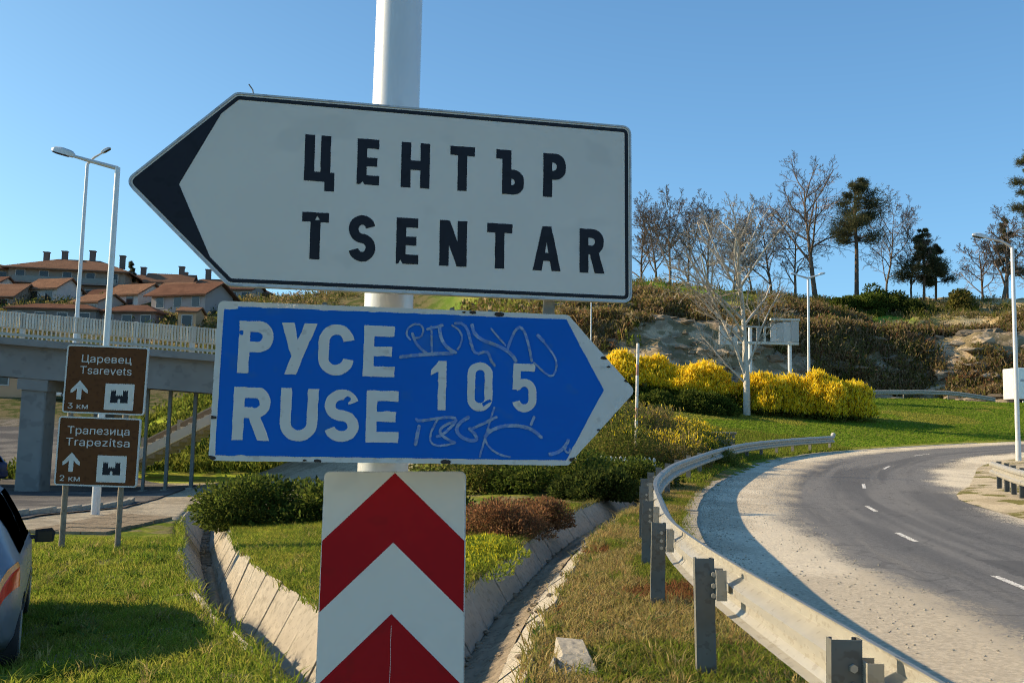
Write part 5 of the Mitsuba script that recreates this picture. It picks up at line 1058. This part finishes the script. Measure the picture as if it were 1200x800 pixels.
# ---- grass
def blades(P, hgt, wid, cols, rr_, lean=.35):
    n = len(P); z = ground(P[:, 0], P[:, 1]); d = rr_.normal(0, lean, (n, 2)); h = hgt * rr_.uniform(.45, 1.3, n); a = rr_.uniform(0, 6.28, n); s = np.stack([np.cos(a), np.sin(a), 0 * a], 1) * (wid * rr_.uniform(.7, 1.3, n))[:, None]
    B = np.c_[P, z - .012]; M = B + np.c_[d * h[:, None] * .35, h * .6]; E = B + np.c_[d * h[:, None], h * .92]
    V = np.stack([B - s, B + s, M + s * .75, M - s * .75, E], 1).reshape(-1, 3); o = np.arange(n)[:, None] * 5
    return V, np.vstack([o + [0, 1, 2], o + [0, 2, 3], o + [3, 2, 4]]), np.repeat(cols, 5, 0)
import shapely as shp
_dz = unary_union([Polygon(np.concatenate([Q[:, 0], Q[::-1, 3]])[:, :2]).buffer(0) for Q in (LP, RP)]).buffer(-.035); shp.prepare(_dz)
def scatter(x0, x1, y0, y1, dens, rr_, ok):
    n = int((x1 - x0) * (y1 - y0) * dens); P = np.stack([rr_.uniform(x0, x1, n), rr_.uniform(y0, y1, n)], 1)
    P = P[ok(P)]; return P[~shp.contains(_dz, shp.points(P[:, 0], P[:, 1]))]
def in_view(P, m=1.0): return np.abs(P[:, 0]) < P[:, 1] * .62 + m
def left_of_ditch(P): return P[:, 0] < np.interp(P[:, 1], LP[::-1, 0, 1], LP[::-1, 0, 0]) + .02
LAWN = [(.15, .22, .024), (.19, .265, .03), (.23, .275, .04), (.27, .26, .065)]
DRYG = [(.38, .31, .12), (.32, .27, .095), (.24, .235, .06), (.46, .37, .17), (.34, .22, .095)]
parts_ = []
rr_ = np.random.default_rng(12)
# left lawn
P = scatter(-8.2, -.4, 4.5, 16.5, 2300, rr_, lambda P: in_view(P) & left_of_ditch(P) & (P[:, 1] < 14.9 + .25 * (P[:, 0] + 6.5) + .5 * (nz(P[:, 0], P[:, 1], 1.4, 3) - .5)) & (nz(P[:, 0], P[:, 1], 1.3, 21) + .12 * rr_.normal(0, 1, len(P)) > .36 + .17 * ((P[:, 1] > 8.2) & (P[:, 1] < 9.6) & (P[:, 0] > -4.6))))
tone = nz(P[:, 0], P[:, 1], .9, 4)[:, None]; parts_.append(blades(P, .075, .0055, palette(len(P), LAWN, rr_) * (.75 + .5 * tone) + np.array([[.06, .03, .01]]) * (nz(P[:, 0], P[:, 1], 1.6, 8)[:, None] > .58), rr_, .45))
# island lawn between the channels
def island(P):
    xl = np.interp(P[:, 1], LP[::-1, 3, 1], LP[::-1, 3, 0]); xr = np.interp(P[:, 1], RP[::-1, 0, 1], RP[::-1, 0, 0]); return (P[:, 0] > xl) & (P[:, 0] < xr)
P = scatter(-6.8, 1.5, 7.0, 18.5, 2300, rr_, lambda P: in_view(P) & island(P))
parts_.append(blades(P, .10, .006, palette(len(P), LAWN + [(.15, .21, .03), (.30, .30, .05)], rr_) * (.72 + .55 * nz(P[:, 0], P[:, 1], 1.2, 71)[:, None]) + np.array([[.07, .045, .01]]) * (nz(P[:, 0], P[:, 1], 1.9, 72)[:, None] > .56), rr_, .45))
# scattered taller tufts and broad-leaved rosettes in the near grass
P = scatter(-8.2, 3.2, 4.5, 17, 9, rr_, lambda P: in_view(P) & (edge_off(P[:, 0], P[:, 1]) < .55))
P = P[(P[:, 1] < 14.0 + .25 * (P[:, 0] + 6.5)) | (P[:, 0] > -4)]
Q = np.repeat(P, 16, 0) + rr_.normal(0, .035, (len(P) * 16, 2)); parts_.append(blades(Q, .13, .006, np.repeat(np.where((P[:, 0] > -.3)[:, None], palette(len(P), DRYG, rr_), palette(len(P), LAWN + DRYG[:2] + [(.10, .17, .03)], rr_)), 16, 0) * rr_.uniform(.8, 1.2, (len(Q), 1)), rr_, .5))
P = P[::3]; Q = np.repeat(P, 9, 0) + rr_.normal(0, .02, (len(P) * 9, 2)); parts_.append(blades(Q, .09, .020, np.repeat(palette(len(P), [(.09, .16, .035), (.13, .20, .05)], rr_), 9, 0), rr_, 1.5))
# dry verge by the rail
def verge(P): return (P[:, 0] > np.interp(P[:, 1], RP[::-1, 3, 1], RP[::-1, 3, 0]) + .03 + .05 * rr_.normal(0, 1, len(P))) & (edge_off(P[:, 0], P[:, 1]) < .62 + .1 * rr_.normal(0, 1, len(P)))
P = scatter(-.2, 6.5, 4.6, 26.5, 2600, rr_, lambda P: in_view(P) & verge(P) & (P[:, 1] < 26) & (nz(P[:, 0], P[:, 1], 1.7, 25) + .10 * rr_.normal(0, 1, len(P)) > .30))
c0 = palette(len(P), DRYG, rr_); gsel = (nz(P[:, 0], P[:, 1], 1.1, 14) > .52)[:, None]; c0 = np.where(gsel, palette(len(P), LAWN + OLIVE[:2], rr_) * .95, c0)
rsel = (nz(P[:, 0], P[:, 1], 1.0, 31) > .57)[:, None]; c0 = np.where(rsel & (P[:, 1:2] > 7.6) & (P[:, 1:2] < 13.5), palette(len(P), [(.27, .105, .05), (.22, .10, .045), (.20, .14, .05)], rr_), c0)
parts_.append(blades(P, .085, .0055, c0, rr_, .6))
# rough grass beyond the shrubs and by the far rail
P = scatter(0, 18, 25.5, 52, 260, rr_, lambda P: in_view(P) & (edge_off(P[:, 0], P[:, 1]) < .5) & (P[:, 0] > -1))
parts_.append(blades(P, .16, .018, palette(len(P), LAWN[:3] + OLIVE[:2], rr_), rr_, .5))
# lawn up to the yellow bushes
P = scatter(4, 48, 40, 76, 95, rr_, lambda P: (np.abs(P[:, 0]) < P[:, 1] * .62) & (edge_off(P[:, 0], P[:, 1]) < -.3))
tone = nz(P[:, 0], P[:, 1], .16, 44)[:, None]; cl = palette(len(P), [(.15, .26, .028), (.18, .29, .03), (.23, .31, .04)], rr_) * (.8 + .4 * tone); cl = np.where(nz(P[:, 0], P[:, 1], .11, 46)[:, None] > .56, palette(len(P), [(.29, .32, .05), (.32, .31, .07)], rr_), cl)
parts_.append(blades(P, .10, .035, cl, rr_, 1.3))
V, F, Cc, o = [], [], [], 0
for v, f, c in parts_: V.append(v); F.append(f + o); Cc.append(c); o += len(v)
put('grass', ply(raw(np.vstack(V), np.vstack(F)), 'leaf', False, color=np.clip(np.vstack(Cc), 0, 1))); tag('grass', 'short green and dry grass covering the verges and lawn', 'grass', kind='stuff')
# yellow-green flowering weeds on the island
bush('flowering_weed', 'patch of yellow-green flowering weeds right of the striped board', 'weeds', -.35, 11.2, .62, 1.5, .24, 9000, .05, [(.20, .25, .03), (.28, .30, .03), (.14, .20, .03)], 401, up=1.2, aspect=.35, clumps=30, flower=(2200, .03, [(.70, .62, .03), (.6, .55, .05)], .35))
# weeds creeping over the edges of the channels
t_ = []
for Q, cidx, cols in ((LP, 0, LAWN), (LP, 3, LAWN), (RP, 0, OLIVE), (RP, 3, DRYG + LAWN[:1])):
    i = rr_.integers(0, len(Q), 2600); kk = nz(Q[i, cidx, 0], Q[i, cidx, 1], 1.2, cidx + 60) > .42; i = i[kk]
    P = Q[i, cidx, :2] + rr_.normal(0, .045, (len(i), 2)); t_.append(blades(P, .12, .006, palette(len(P), cols, rr_), rr_, .7))
V, F, Cc, o = [], [], [], 0
for v, f, c in t_: V.append(v); F.append(f + o); Cc.append(c); o += len(v)
put('edge_weeds', ply(raw(np.vstack(V), np.vstack(F)), 'leaf', False, color=np.clip(np.vstack(Cc), 0, 1))); tag('edge_weeds', 'tufts of grass hanging over the ditch edges', 'weeds', kind='stuff')
